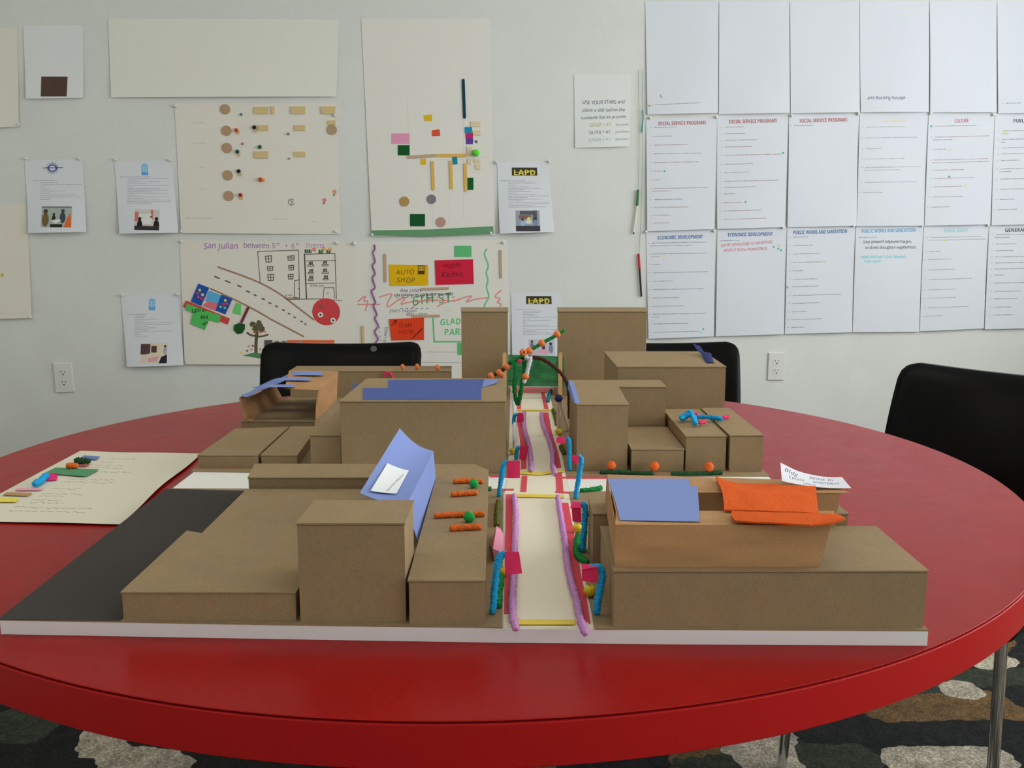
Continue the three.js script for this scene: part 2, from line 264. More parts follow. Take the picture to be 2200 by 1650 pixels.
outlet('white electrical outlet on the wall right of the middle chair', 1667, 787, -0.01);

// ---------------------------------------------------------------- papers on the wall
const pinMat = std(new THREE.Color().setRGB(0.82, 0.82, 0.78), 0.35);
const pinGeo = new THREE.LatheGeometry([[0, 0], [0.0012, 0], [0.0012, 0.003], [0.0055, 0.0036], [0.0055, 0.0052], [0.0032, 0.0062], [0.003, 0.0105], [0.0048, 0.012], [0.0048, 0.0135], [0, 0.0138]].map((q) => new THREE.Vector2(...q)), 16).rotateX(Math.PI / 2);
function pin(px, py, where, lean = 0) {
  const [s, y] = onWall(px, py), p = wallPoint(s, y, 0.0004);
  const m = single('push_pin', pinGeo, pinMat, 'white push pin ' + where, 'push pin', [p.x, p.y, p.z], 'white push pins in the wall', WALL_TURN); m.rotation.x = lean;
}
const paperFibre = grain(256, (x, y, n) => { const v = tileNoise(x, y, n, 100, 41) * 0.5 + tileNoise(x, y, n, 20, 42) * 0.5; return [v, v, v]; }, false);
paperFibre.repeat.set(3, 3);
// a sheet pinned to the wall; quad = its corners TL, TR, BR, BL as read off the photograph, draw() prints on it in the same measure
function paper(name, label, category, quad, o, draw) {
  const [A, B, C, D] = quad.map(([x, y]) => onWall(x, y)), cx = (D[0] + C[0]) / 2, cy = (D[1] + C[1]) / 2, p = wallPoint(cx, cy, 0);
  const g = thing(name, label, category, [p.x, p.y, p.z], WALL_TURN, o.group);
  const scale = o.scale || 2.4, W = Math.round(Math.hypot(quad[1][0] - quad[0][0], quad[1][1] - quad[0][1]) * scale), H = Math.round(Math.hypot(quad[3][0] - quad[0][0], quad[3][1] - quad[0][1]) * scale);
  const cv = document.createElement('canvas'); cv.width = W; cv.height = H; const c = cv.getContext('2d');
  c.fillStyle = css(...o.paper, o.k); c.fillRect(0, 0, W, H);
  const [x0, y0] = quad[0], ax = (quad[1][0] - x0), ay = (quad[1][1] - y0), bx = (quad[3][0] - x0), by = (quad[3][1] - y0), det = ax * by - ay * bx;
  c.setTransform(W * by / det, -H * ay / det, -W * bx / det, H * ax / det, W * (-x0 * by + y0 * bx) / det, H * (x0 * ay - y0 * ax) / det);
  c.lineCap = 'round'; c.lineJoin = 'round';
  if (draw) draw(c, (r, gg, b) => css(r, gg, b, o.k));
  const tex = new THREE.CanvasTexture(cv); tex.colorSpace = THREE.SRGBColorSpace; tex.anisotropy = 8;
  const m = std(new THREE.Color(1, 1, 1), 0.75, { map: tex, bumpMap: paperFibre, bumpScale: 0.00015 });
  const lift = o.lift ?? 0.006, roll = o.roll ?? 0.004, ph = rnd() * 6, base = o.base ?? 0.0016;
  const tAt = (u, v) => base + lift * Math.pow(v, 2.4) + roll * v * (1 - Math.pow(Math.abs(2 * u - 1), 2)) * Math.pow(v, 0.5) + 0.0016 * v * (1 + Math.sin(u * 5 + ph + v * 2)) + (o.swell || 0) * Math.sin(Math.PI * v) * (0.5 + 0.5 * Math.sin(u * 4 + ph));
  part('sheet', sheet((u, v) => { const s = (A[0] * (1 - u) + B[0] * u) * (1 - v) + (D[0] * (1 - u) + C[0] * u) * v, y = (A[1] * (1 - u) + B[1] * u) * (1 - v) + (D[1] * (1 - u) + C[1] * u) * v; return new THREE.Vector3(s - cx, y - cy, tAt(u, v)); }, 16, 16, 0.0003), m, g);
  g.at = (x, y, dt = 0) => { const [s, yy] = onWall(x, y), u = ((x - x0) * by - (y - y0) * bx) / det, v = ((y - y0) * ax - (x - x0) * ay) / det; return new THREE.Vector3(s - cx, yy - cy, tAt(Math.max(0, Math.min(1, u)), Math.max(0, Math.min(1, v))) + dt); };
  g.px = (x, y) => { const a = onWall(x - 5, y), b = onWall(x + 5, y); return (b[0] - a[0]) / 10; };   // metres per mark there
  return g;
}
const poly = (c, pts, fill, stroke, lw = 1) => { c.beginPath(); pts.forEach(([x, y], i) => (i ? c.lineTo(x, y) : c.moveTo(x, y))); if (fill) { c.closePath(); c.fillStyle = fill; c.fill(); } if (stroke) { c.strokeStyle = stroke; c.lineWidth = lw; c.stroke(); } };
const dot = (c, x, y, r, fill) => { c.beginPath(); c.arc(x, y, r, 0, 7); c.fillStyle = fill; c.fill(); };
function hand(c, text, x, y, size, color, rot = 0, o = {}) {   // hand lettering, letter by letter
  c.save(); c.translate(x, y); c.rotate(rot); c.fillStyle = color; let dx = 0;
  for (const ch of text) { const s = size * rr(0.93, 1.08); c.save(); c.translate(dx, rr(-0.05, 0.05) * size); c.rotate(rr(-0.07, 0.07) - (o.slant || 0) * 0); c.transform(1, 0, -(o.slant || 0.08), 1, 0, 0); c.font = (o.bold ? 'bold ' : '') + s + 'px sans-serif'; const w = c.measureText(ch).width; c.fillText(ch, 0, 0); c.restore(); dx += w * (o.track || 1) ; }
  c.restore();
}
function typed(c, text, x, y, width, size, color, rot = 0) { c.save(); c.translate(x, y); c.rotate(rot); c.font = 'bold ' + size + 'px sans-serif'; c.fillStyle = color; const w = c.measureText(text).width; c.scale(width / w, 1); c.fillText(text, 0, 0); c.restore(); }
function blurLine(c, x0, x1, y, color, lw = 1.4, slope = 0) {    // a line of print too small to read
  let x = x0; c.strokeStyle = color; c.lineWidth = lw; c.lineCap = 'butt';
  while (x < x1) { const w = Math.min(rr(2.5, 9), x1 - x); c.globalAlpha = rr(0.4, 0.75); c.beginPath(); c.moveTo(x, y + (x - x0) * slope); c.lineTo(x + w, y + (x + w - x0) * slope); c.stroke(); x += w + rr(0.25, 0.8); }
  c.globalAlpha = 1; c.lineCap = 'round';
}
function star(c, x, y, r, fill) { c.beginPath(); for (let i = 0; i < 10; i++) { const a = -Math.PI / 2 + i * Math.PI / 5, q = i % 2 ? r * 0.45 : r; c.lineTo(x + q * Math.cos(a), y + q * Math.sin(a)); } c.closePath(); c.fillStyle = fill; c.fill(); }
const WARM = [176, 173, 160], COOL = [178, 180, 183];

// plain sheets cut by the frame
paper('wall_sheet', 'cream sheet at the upper left edge of the picture', 'paper', [[-90, 60], [37, 60], [42, 273], [-90, 278]], { paper: [162, 159, 148], k: 0.4 });
pin(41, 268, 'at the corner of the cream sheet, upper left edge');
paper('wall_sheet', 'large cream sheet at the left edge, above the left outlet', 'paper', [[-180, 440], [58, 440], [70, 683], [-180, 688]], { paper: [161, 157, 147], k: 0.4 }, (c, K) => { dot(c, 0, 592, 4, K(150, 130, 70)); });
pin(68, 681, 'at the lower right corner of the cream sheet above the left outlet');
paper('handout', 'printed handout cut off by the top edge, far left', 'paper', [[50, 56], [178, 54], [181, 211], [58, 213]], { paper: [165, 166, 164], k: 0.4 }, (c, K) => { c.fillStyle = K(60, 45, 40); c.fillRect(91, 165, 58, 43); });
paper('wall_sheet', 'wide pale sheet above the poster of wooden discs', 'paper', [[232, 40], [728, 42], [723, 208], [240, 210]], { paper: [163, 163, 155], k: 0.42 });

// handouts with a logo, lines of print and a small photo
function handout(label, quad, k, logo, lines, photo) {
  return paper('handout', label, 'paper', quad, { paper: COOL, k, lift: 0.014, roll: 0.008, group: 'printed handouts with photos', scale: 3.2 }, (c, K) => {
    logo(c, K); for (const [x0, x1, y] of lines) blurLine(c, x0, x1, y, K(105, 105, 112), 1.1, -0.012); photo(c, K);
  });
}
const rows = (x, y0, y1, n, widths) => Array.from({ length: n }, (_, i) => [x + (i ? 0 : -16), x + widths[i % widths.length], y0 + (y1 - y0) * i / (n - 1)]);
function clip(c, x0, y0, x1, y1, f) { c.save(); c.beginPath(); c.rect(x0, y0, x1 - x0, y1 - y0); c.clip(); f(); c.restore(); }
const figure = (c, x, y, s, body, head) => { c.fillStyle = body; c.beginPath(); c.ellipse(x, y + s * 0.9, s * 0.5, s, 0, 0, 7); c.fill(); dot(c, x, y - s * 0.3, s * 0.32, head); };
handout('handout with a dark blue sunburst logo, far left of the wall', [[53, 345], [177, 341], [188, 498], [64, 501]], 0.4, (c, K) => {
  c.strokeStyle = K(35, 38, 90); for (let i = 0; i < 26; i++) { const a = i * Math.PI * 2 / 26; c.lineWidth = 1; c.beginPath(); c.moveTo(113 + 7 * Math.cos(a), 361 + 6 * Math.sin(a)); c.lineTo(113 + (11 + 3 * (i % 2)) * Math.cos(a + 0.15), 361 + (10 + 3 * (i % 2)) * Math.sin(a + 0.15)); c.stroke(); }
  c.lineWidth = 1.3; c.beginPath(); c.moveTo(92, 361); c.lineTo(135, 360); c.stroke(); c.beginPath(); c.ellipse(113, 361, 9, 6, 0, 0, 7); c.stroke();
}, rows(88, 388, 428, 10, [30, 38, 88, 9, 20, 55, 22, 80, 86, 22]), (c, K) => clip(c, 92, 443, 157, 488, () => {
  c.fillStyle = K(120, 126, 122); c.fillRect(90, 440, 70, 50); c.fillStyle = K(80, 85, 80); c.fillRect(90, 440, 66, 6); figure(c, 101, 458, 15, K(82, 70, 40), K(60, 48, 38)); figure(c, 119, 462, 8, K(38, 36, 36), K(30, 28, 28)); figure(c, 138, 456, 12, K(45, 52, 60), K(55, 45, 40));
  poly(c, [[112, 474], [126, 470], [136, 472], [124, 480]], K(200, 200, 198)); poly(c, [[141, 488], [147, 468], [154, 456], [158, 488]], K(190, 92, 52)); c.fillStyle = K(30, 28, 28); c.fillRect(112, 481, 26, 8);
}));
const towerLogo = (x, y) => (c, K) => { c.fillStyle = K(105, 145, 175); c.beginPath(); c.moveTo(x - 7, y + 12); c.lineTo(x - 7, y - 6); c.arc(x, y - 6, 7, Math.PI, 0); c.lineTo(x + 7, y + 12); c.fill(); c.fillStyle = K(70, 120, 165); c.fillRect(x - 7, y + 5, 14, 7); c.fillStyle = K(160, 185, 190); c.fillRect(x - 3, y - 8, 2, 14); c.fillRect(x + 2, y - 8, 2, 14); };
handout('handout with a small blue tower logo, just left of the disc poster', [[246, 348], [369, 343], [385, 500], [259, 502]], 0.42, towerLogo(311, 364), rows(274, 380, 436, 17, [48, 88, 26, 70, 40, 90, 12, 70, 88, 50, 88, 26, 90, 35, 92, 92, 54]), (c, K) => clip(c, 291, 449, 343, 493, () => {
  c.fillStyle = K(150, 145, 138); c.fillRect(288, 446, 60, 50); c.fillStyle = K(150, 85, 75); c.fillRect(290, 454, 9, 20); c.fillRect(325, 448, 5, 22); c.fillStyle = K(195, 195, 190); c.fillRect(300, 458, 26, 22); figure(c, 302, 472, 11, K(25, 24, 24), K(30, 26, 25)); figure(c, 337, 472, 12, K(28, 26, 26), K(35, 28, 26)); figure(c, 325, 466, 5, K(190, 188, 185), K(35, 30, 28)); c.fillStyle = K(40, 36, 36); c.fillRect(290, 484, 55, 10);
}));
handout('handout with a small blue tower logo, below the other beside the tree drawing', [[259, 635], [383, 631], [397, 783], [276, 787]], 0.42, towerLogo(327, 654), rows(290, 675, 722, 14, [26, 24, 22, 52, 22, 82, 80, 30, 46, 34, 84, 12, 16, 30]), (c, K) => clip(c, 305, 736, 363, 779, () => {
  c.fillStyle = K(165, 155, 135); c.fillRect(300, 730, 70, 50); c.fillStyle = K(62, 45, 48); c.fillRect(304, 738, 22, 22); c.fillRect(328, 742, 12, 14); figure(c, 358, 745, 8, K(120, 125, 130), K(30, 30, 32)); poly(c, [[305, 762], [330, 757], [352, 762], [340, 780], [305, 780]], K(205, 190, 175)); poly(c, [[322, 768], [345, 764], [342, 775], [322, 776]], K(215, 160, 165)); poly(c, [[350, 766], [362, 760], [365, 780], [345, 780]], K(30, 28, 30));
}));
const badge = (x, y) => (c, K) => { c.fillStyle = K(48, 45, 40); c.fillRect(x - 27, y - 9, 54, 17); typed(c, 'LAPD', x - 24, y + 7, 48, 16, K(178, 165, 60)); c.strokeStyle = K(205, 195, 110); c.lineWidth = 1.2; c.beginPath(); c.moveTo(x - 20, y + 1); c.lineTo(x + 22, y - 1); c.stroke(); };
handout('handout with yellow block letters on black, right of the coloured grid poster', [[1068, 350], [1178, 346], [1190, 498], [1073, 502]], 0.5, badge(1126, 369), rows(1091, 388, 445, 18, [36, 58, 60, 16, 44, 70, 34, 48, 20, 60, 86, 40, 72, 30, 85, 84, 54, 78]), (c, K) => clip(c, 1105, 452, 1154, 497, () => {
  c.fillStyle = K(120, 125, 132); c.fillRect(1100, 450, 60, 50); c.fillStyle = K(70, 70, 75); c.fillRect(1114, 453, 26, 8); c.fillRect(1140, 452, 9, 26); c.fillStyle = K(105, 75, 65); c.fillRect(1112, 462, 24, 8); figure(c, 1132, 466, 8, K(205, 195, 120), K(110, 85, 60)); figure(c, 1119, 474, 9, K(125, 155, 185), K(60, 50, 45)); figure(c, 1145, 472, 8, K(95, 110, 130), K(50, 42, 40)); c.fillStyle = K(185, 188, 190); c.fillRect(1125, 474, 12, 6); c.fillStyle = K(50, 48, 52); c.fillRect(1105, 485, 50, 14);
}));
handout('handout with yellow block letters on black, seen between the tall cardboard towers', [[1098, 630], [1204, 627], [1213, 775], [1100, 778]], 0.5, badge(1157, 645), rows(1122, 665, 718, 17, [26, 42, 36, 24, 32, 72, 16, 60, 8, 6, 55, 72, 6, 72, 26, 70, 66]), (c, K) => clip(c, 1133, 728, 1186, 766, () => {
  c.fillStyle = K(150, 152, 160); c.fillRect(1130, 726, 60, 50); figure(c, 1140, 735, 8, K(120, 85, 110), K(60, 50, 48)); figure(c, 1178, 740, 9, K(100, 108, 120), K(40, 38, 40)); figure(c, 1163, 738, 7, K(60, 50, 60), K(50, 40, 40)); c.fillStyle = K(205, 150, 165); c.beginPath(); c.ellipse(1163, 754, 12, 5, 0, 0, 7); c.fill();
}));
pin(57, 341, 'at the upper left of the sunburst handout'); pin(172, 341, 'at the upper right of the sunburst handout');
pin(249, 343, 'at the upper left of the upper tower-logo handout'); pin(366, 344, 'at the upper right of the upper tower-logo handout');
pin(264, 634, 'at the upper left of the lower tower-logo handout'); pin(382, 632, 'at the upper right of the lower tower-logo handout');
pin(1066, 349, 'at the upper left of the handout beside the grid poster'); pin(1179, 347, 'at the upper right of the handout beside the grid poster');

// parts glued on posters
const wood = std(tone(178, 158, 112, 0.6), 0.75), woodDark = std(tone(150, 125, 98, 0.6), 0.75), stickWood = std(tone(186, 150, 72, 0.6), 0.7), stickGrey = std(tone(160, 138, 112, 0.6), 0.75);
const flat = new Map(); const card = (r, g, b, k = 0.5) => { const q = [r, g, b, k].join(); if (!flat.has(q)) flat.set(q, std(tone(r, g, b, k), 0.85)); return flat.get(q); };
function glued(host, name, pts, m, thick = 0.0008) {   // cut-out with the outline pts
  const P = pts.map(([x, y]) => host.at(x, y)), o = P.reduce((a, b) => a.add(b), new THREE.Vector3()).divideScalar(P.length); P.forEach((p, i) => p.copy(host.at(...pts[i])));
  const zmax = Math.max(...P.map((p) => p.z)); const sh = new THREE.Shape(P.map((p) => new THREE.Vector2(p.x - o.x, p.y - o.y)));
  const q = part(name, new THREE.ExtrudeGeometry(sh, { depth: thick, bevelEnabled: false }), m, host); q.position.set(o.x, o.y, zmax + 0.0003); return q;
}
const rect = (x0, y0, x1, y1) => [[x0, y0], [x1, y0], [x1, y1], [x0, y1]];
function disc(host, x, y, r, m, thick = 0.003, name = 'wooden_disc') { const p = host.at(x, y), R = r * host.px(x, y), g = new THREE.CylinderGeometry(R * 0.96, R, thick, 32).rotateX(Math.PI / 2); const q = part(name, g, m, host); q.position.set(p.x, p.y, p.z + thick / 2 + 0.0004); return q; }
function ball(host, x, y, r, m, name) { const p = host.at(x, y), R = r * host.px(x, y); const q = part(name, pompomGeo(R), m, host); q.position.set(p.x, p.y, p.z + R); return q; }
function craft(host, x0, y0, x1, y1, w, m, thick = 0.0022) {   // flat craft stick with round ends
  const a = host.at(x0, y0), b = host.at(x1, y1), L = Math.hypot(b.x - a.x, b.y - a.y), h = w * host.px(x0, y0) / 2, s = new THREE.Shape();
  s.moveTo(h, -h); s.lineTo(L - h, -h); s.absarc(L - h, 0, h, -Math.PI / 2, Math.PI / 2, false); s.lineTo(h, h); s.absarc(h, 0, h, Math.PI / 2, Math.PI * 1.5, false);
  const q = part('craft_stick', new THREE.ExtrudeGeometry(s, { depth: thick, bevelEnabled: true, bevelThickness: 0.0003, bevelSize: 0.0003, bevelSegments: 1 }), m, host); q.position.set(a.x, a.y, Math.max(a.z, b.z) + 0.0008); q.rotation.z = Math.atan2(b.y - a.y, b.x - a.x); return q;
}
{ // poster of wooden discs
  const h = paper('collage_poster', 'white poster with wooden discs and small wooden blocks', 'poster', [[375, 222], [722, 222], [733, 503], [390, 501]], { paper: [169, 166, 157], k: 0.44, lift: 0.003, roll: 0.002 }, (c, K) => {
    for (const [x, y, w] of [[412, 263, 26], [415, 307, 28], [425, 358, 14], [425, 404, 18]]) blurLine(c, x, x + w, y, K(150, 147, 135), 3);
    blurLine(c, 400, 460, 468, K(146, 143, 131), 3.5); blurLine(c, 588, 618, 469, K(148, 145, 133), 3); blurLine(c, 670, 682, 474, K(140, 138, 126), 2);
    c.strokeStyle = K(70, 70, 66); c.lineWidth = 1.4; c.beginPath(); c.arc(627, 432, 6.5, 0.4, 5.6); c.stroke(); c.beginPath(); c.moveTo(624, 429); c.lineTo(630, 431); c.lineTo(626, 437); c.stroke();
    for (const [x, y, a] of [[721, 410, [190, 105, 70]], [699, 428, [165, 70, 90]]]) { for (let i = 0; i < 5; i++) dot(c, x + 3 * Math.cos(i * 1.26), y + 3 * Math.sin(i * 1.26), 1.8, K(...a)); c.fillStyle = K(60, 62, 60); c.fillRect(x - 3, y + 5, 4, 3); }
  });
  for (const [x, y] of [[484, 235], [487, 281], [488, 318], [490, 377], [492, 421], [713, 279]]) disc(h, x, y, 11, woodDark);
  for (const [a, b, x, y] of [[546, 230, 577, 245], [583, 229, 590, 245], [625, 229, 656, 245], [690, 229, 721, 245], [555, 269, 577, 281], [633, 269, 656, 281], [705, 259, 721, 268], [547, 325, 577, 340], [633, 326, 656, 337]]) glued(h, 'wooden_block', rect(a, b, x, y), wood, 0.004);
  for (const [x, y, r, c] of [[519, 246, 2.5, [90, 95, 85]], [509, 280, 4, [165, 60, 25]], [547, 274, 4, [30, 28, 30]], [620, 288, 2.5, [100, 98, 105]], [522, 309, 2.5, [150, 100, 105]], [511, 326, 4, [30, 65, 60]], [559, 316, 4, [30, 75, 65]], [622, 341, 2, [125, 110, 108]], [514, 368, 4, [25, 22, 24]], [561, 386, 4.5, [170, 70, 30]], [518, 419, 4, [135, 35, 35]]]) ball(h, x, y, r, card(...c, 0.52), 'small_pompom');
  for (const [x, y] of [[511, 285], [548, 281], [513, 332], [516, 375], [519, 425], [566, 387]]) glued(h, 'wooden_chip', rect(x - 4, y - 3, x + 4, y + 4), wood, 0.0015);
  pin(378, 228, 'at the upper left of the disc poster'); pin(720, 248, 'at the right edge of the disc poster'); pin(391, 497, 'at the lower left of the disc poster'); pin(722, 497, 'at the lower right of the disc poster');
}
{ // drawing with the road, the tree and the two buildings
  const h = paper('collage_poster', 'drawing of a curving road with a tree, two buildings and purple title', 'poster', [[386, 517], [758, 519], [768, 783], [398, 782]], { paper: [173, 169, 160], k: 0.45, lift: 0.006, roll: 0.003, scale: 2.8 }, (c, K) => {
    const ink = K(58, 48, 40), pu = K(112, 78, 125), br = K(118, 92, 72);
    hand(c, 'San Julian', 436, 534, 17, pu, 0, { track: 0.98 }); hand(c, 'between', 521, 533, 15.5, pu, 0, { track: 0.93 }); hand(c, '5', 581, 533, 16, pu); hand(c, 'th', 591, 527, 9, pu); hand(c, '+', 610, 533, 13, pu); hand(c, '6', 624, 534, 16, pu); hand(c, 'th', 634, 527, 9, pu); hand(c, 'Streets', 654, 532, 14, K(130, 100, 138), 0, { track: 0.97 });
    c.strokeStyle = br; c.lineWidth = 3.6; c.beginPath(); c.moveTo(468, 573); c.bezierCurveTo(520, 592, 570, 605, 620, 645); c.lineTo(674, 686); c.stroke(); c.beginPath(); c.moveTo(452, 619); c.bezierCurveTo(500, 640, 545, 662, 580, 684); c.lineTo(652, 722); c.stroke();
    c.strokeStyle = K(78, 66, 56); c.lineWidth = 3; for (const [x, y, d] of [[461, 593, 9], [484, 602, 9], [510, 612, 7], [529, 624, 6], [545, 632, 4], [562, 640, 5], [577, 649, 4], [591, 656, 4], [606, 664, 4], [619, 672, 3], [631, 680, 3], [646, 689, 3], [655, 695, 2]]) { c.beginPath(); c.moveTo(x, y); c.lineTo(x + d, y + d * 0.42); c.stroke(); }
    poly(c, [[558, 607], [552, 540], [640, 537], [643, 640], [617, 643]], null, ink, 1.4);
    const win = (x, y, w, q) => { poly(c, [[x, y + 1], [x + w, y], [x + w - 0.5, y + q], [x + 1, y + q + 0.5], [x, y + 1]], null, ink, 1.6); poly(c, [[x + w / 2, y], [x + w / 2, y + q]], null, ink, 1.4); poly(c, [[x, y + q / 2], [x + w, y + q / 2]], null, ink, 1.4); };
    win(569, 549, 13, 13); win(573, 571, 12, 9); win(574, 588, 13, 13); win(617, 549, 14, 9); win(619, 569, 11, 10); win(618, 588, 11, 10);
    poly(c, [[632, 638], [632, 602], [643, 600]], null, ink, 1.4); dot(c, 641, 619, 1.2, ink); hand(c, 'grass', 611, 636, 7, ink, -0.1); blurLine(c, 612, 640, 640, ink, 2.4, -0.08);
    poly(c, [[653, 546], [719, 544], [723, 641]], null, ink, 1.4); poly(c, [[653, 546], [658, 641]], null, ink, 2.6); poly(c, [[657, 560], [722, 559]], null, ink, 1.3); poly(c, [[658, 608], [719, 607]], null, ink, 1.3); poly(c, [[622, 642], [690, 641], [735, 645]], null, ink, 1.3); poly(c, [[694, 640], [696, 617], [717, 617], [719, 640]], null, ink, 1.3); hand(c, 'Shear you', 665, 615, 7.5, ink, 0, { track: 0.9 }); hand(c, 'SC', 701, 631, 5.5, ink);
    for (const [x, y, w] of [[663, 562, 12], [694, 561, 12], [664, 578, 10], [694, 577, 13], [664, 592, 10], [696, 591, 10]]) { win(x, y, 7.5, 6); c.strokeStyle = ink; c.lineWidth = 1.3; c.strokeRect(x - 2.5, y + 6.5, w + 1, 3); }
    for (const [x, y, a] of [[654, 540, 9], [684, 541, 6], [701, 541, 6]]) { for (let i = 0; i < a; i++) poly(c, [[x + i * 1.7, y + 3], [x + i * 1.7 + rr(-1, 1), y - 4]], null, K(30, 60, 40), 1.3); }
    for (const [x, y, f] of [[674, 536, [175, 85, 85]], [694, 534, [190, 125, 60]], [708, 535, [200, 150, 60]]]) { for (let i = 0; i < 5; i++) dot(c, x + 2.8 * Math.cos(i * 1.26), y + 2.8 * Math.sin(i * 1.26), 1.7, K(...f)); }
    // painted tree
    const tr = K(66, 64, 46); c.strokeStyle = tr; c.lineWidth = 7; c.beginPath(); c.moveTo(550, 756); c.quadraticCurveTo(549, 735, 552, 712); c.stroke(); c.lineWidth = 4; c.beginPath(); c.moveTo(552, 720); c.quadraticCurveTo(540, 722, 531, 714); c.stroke(); c.beginPath(); c.moveTo(552, 722); c.quadraticCurveTo(565, 722, 575, 718); c.stroke();
    for (const [x, y, a, b] of [[543, 696, 7, 6], [556, 699, 8, 8], [548, 704, 9, 6], [562, 706, 6, 7], [556, 691, 5, 4]]) { c.beginPath(); c.ellipse(x, y, a, b, 0.4, 0, 7); c.fillStyle = tr; c.fill(); c.strokeStyle = K(96, 92, 74); c.lineWidth = 1; c.stroke(); }
    for (const [x, y, f] of [[546, 712, [150, 55, 50]], [560, 712, [160, 55, 50]], [569, 712, [185, 120, 110]], [540, 703, [185, 175, 90]], [543, 742, [130, 62, 60]], [534, 743, [175, 110, 105]], [540, 750, [165, 115, 90]], [531, 753, [100, 95, 55]], [518, 757, [195, 185, 70]], [559, 750, [150, 110, 85]], [565, 754, [110, 90, 75]]]) dot(c, x, y, 2.6, K(...f));
    poly(c, [[521, 763], [548, 756], [566, 760], [585, 770], [584, 774], [555, 769]], K(62, 100, 66));
  });
  glued(h, 'red_band', [[401, 645], [495, 684], [490, 697], [394, 658]], card(170, 60, 60, 0.56));
  glued(h, 'pink_panel', [[447, 647], [472, 652], [466, 668], [436, 656]], card(225, 120, 128, 0.56), 0.0014);
  const ca = glued(h, 'blue_card', [[427, 609], [450, 618], [433, 657], [411, 647]], card(28, 70, 140, 0.56), 0.0016), cb = glued(h, 'blue_card', [[477, 633], [500, 642], [485, 675], [464, 666]], card(28, 70, 140, 0.56), 0.0016);
  glued(h, 'light_blue_card', [[450, 624], [476, 634], [468, 654], [443, 645]], card(85, 160, 205, 0.56), 0.0018);
  for (const [o, L] of [[ca, [[430, 623, [190, 185, 90]], [436, 633, [205, 200, 140]], [426, 630, [185, 50, 75]], [427, 638, [190, 50, 90]], [434, 641, [185, 45, 70]]]], [cb, [[485, 645, [185, 180, 95]], [481, 653, [180, 45, 85]], [488, 652, [190, 60, 80]], [475, 659, [130, 160, 90]], [484, 661, [120, 160, 120]]]]]) for (const [x, y, f] of L) { const p = h.at(x, y), q = part('flower_sticker', new THREE.CylinderGeometry(0.0052, 0.0052, 0.0006, 12).rotateX(Math.PI / 2), card(...f, 0.56), o); q.position.set(p.x - o.position.x, p.y - o.position.y, 0.0019); }
  glued(h, 'green_tag', [[402, 652], [476, 678], [471, 693], [450, 687], [441, 708], [410, 695], [416, 672], [399, 664]], card(70, 155, 78, 0.56), 0.002);
  glued(h, 'green_bin', [[508, 650], [519, 653], [518, 676], [500, 672]], card(88, 168, 95, 0.56), 0.0016);
  craft(h, 535, 659, 519, 693, 5, card(95, 42, 42, 0.56));
  glued(h, 'green_treetop', [[504, 698], [515, 693], [527, 696], [527, 706], [522, 715], [511, 717], [503, 708]], card(28, 68, 34, 0.56), 0.003);
  const rd = disc(h, 701, 670, 30, card(172, 58, 62, 0.56), 0.0012, 'red_circle');
  for (const [x, y] of [[689, 676], [716, 688]]) { const p = h.at(x, y), q = part('ball_sticker', new THREE.CylinderGeometry(0.0105, 0.0105, 0.0006, 14).rotateX(Math.PI / 2), card(205, 200, 190, 0.56), rd); q.position.set(p.x - rd.position.x, p.y - rd.position.y, 0.0011); const e = part('ball_sticker', new THREE.CylinderGeometry(0.004, 0.004, 0.0005, 6).rotateX(Math.PI / 2), card(40, 36, 34, 0.56), rd); e.position.set(q.position.x, q.position.y, 0.0016); }
  { const p = h.at(689, 658), q = part('ball_sticker', new THREE.CylinderGeometry(0.009, 0.009, 0.0006, 14).rotateX(Math.PI / 2).scale(1, 0.7, 1), card(120, 72, 48, 0.56), rd); q.position.set(p.x - rd.position.x, p.y - rd.position.y, 0.0011); }
  for (const r of [rect(569, 730, 586, 758), rect(592, 732, 600, 758), rect(607, 732, 615, 758)]) glued(h, 'grey_stripe', r, card(78, 72, 70, 0.56));
  const oc = glued(h, 'orange_card', rect(618, 730, 719, 762), card(205, 105, 70, 0.56), 0.0014);
  for (const [x, y] of [[640, 739], [689, 740]]) { const p = h.at(x, y), q = part('blue_scrap', box(0.036, 0.013, 0.0008), card(80, 165, 195, 0.56), oc); q.position.set(p.x - oc.position.x, p.y - oc.position.y, 0.002); q.rotation.z = 0.12; }
  { const lt = h.children.find((q) => q.name === 'green_tag'), cv = document.createElement('canvas'); cv.width = 300; cv.height = 200; const c = cv.getContext('2d'); c.fillStyle = css(70, 155, 78, 0.56); c.fillRect(0, 0, 300, 200); c.translate(300, 200); c.rotate(Math.PI); hand(c, 'TRADER JOES', 30, 180, 34, 'rgb(25,60,30)', -0.12, { bold: 1 }); hand(c, 'POP', 110, 110, 36, 'rgb(25,60,30)', 0, { bold: 1 }); hand(c, 'UP', 110, 60, 36, 'rgb(25,60,30)', 0, { bold: 1 });
    const t = new THREE.CanvasTexture(cv); t.colorSpace = THREE.SRGBColorSpace; const g = lt.geometry, p = g.attributes.position; g.computeBoundingBox(); const b = g.boundingBox, uv = g.attributes.uv; for (let i = 0; i < p.count; i++) uv.setXY(i, (p.getX(i) - b.min.x) / (b.max.x - b.min.x), (p.getY(i) - b.min.y) / (b.max.y - b.min.y)); lt.material = std(new THREE.Color(1, 1, 1), 0.85, { map: t }); }
  pin(391, 519, 'at the upper left of the road drawing'); pin(724, 522, 'near the upper right of the road drawing'); pin(762, 522, 'between the road drawing and the street plan poster'); pin(383, 632 - 0, 'at the left edge of the road drawing'); pin(402, 776, 'at the lower left of the road drawing');
}
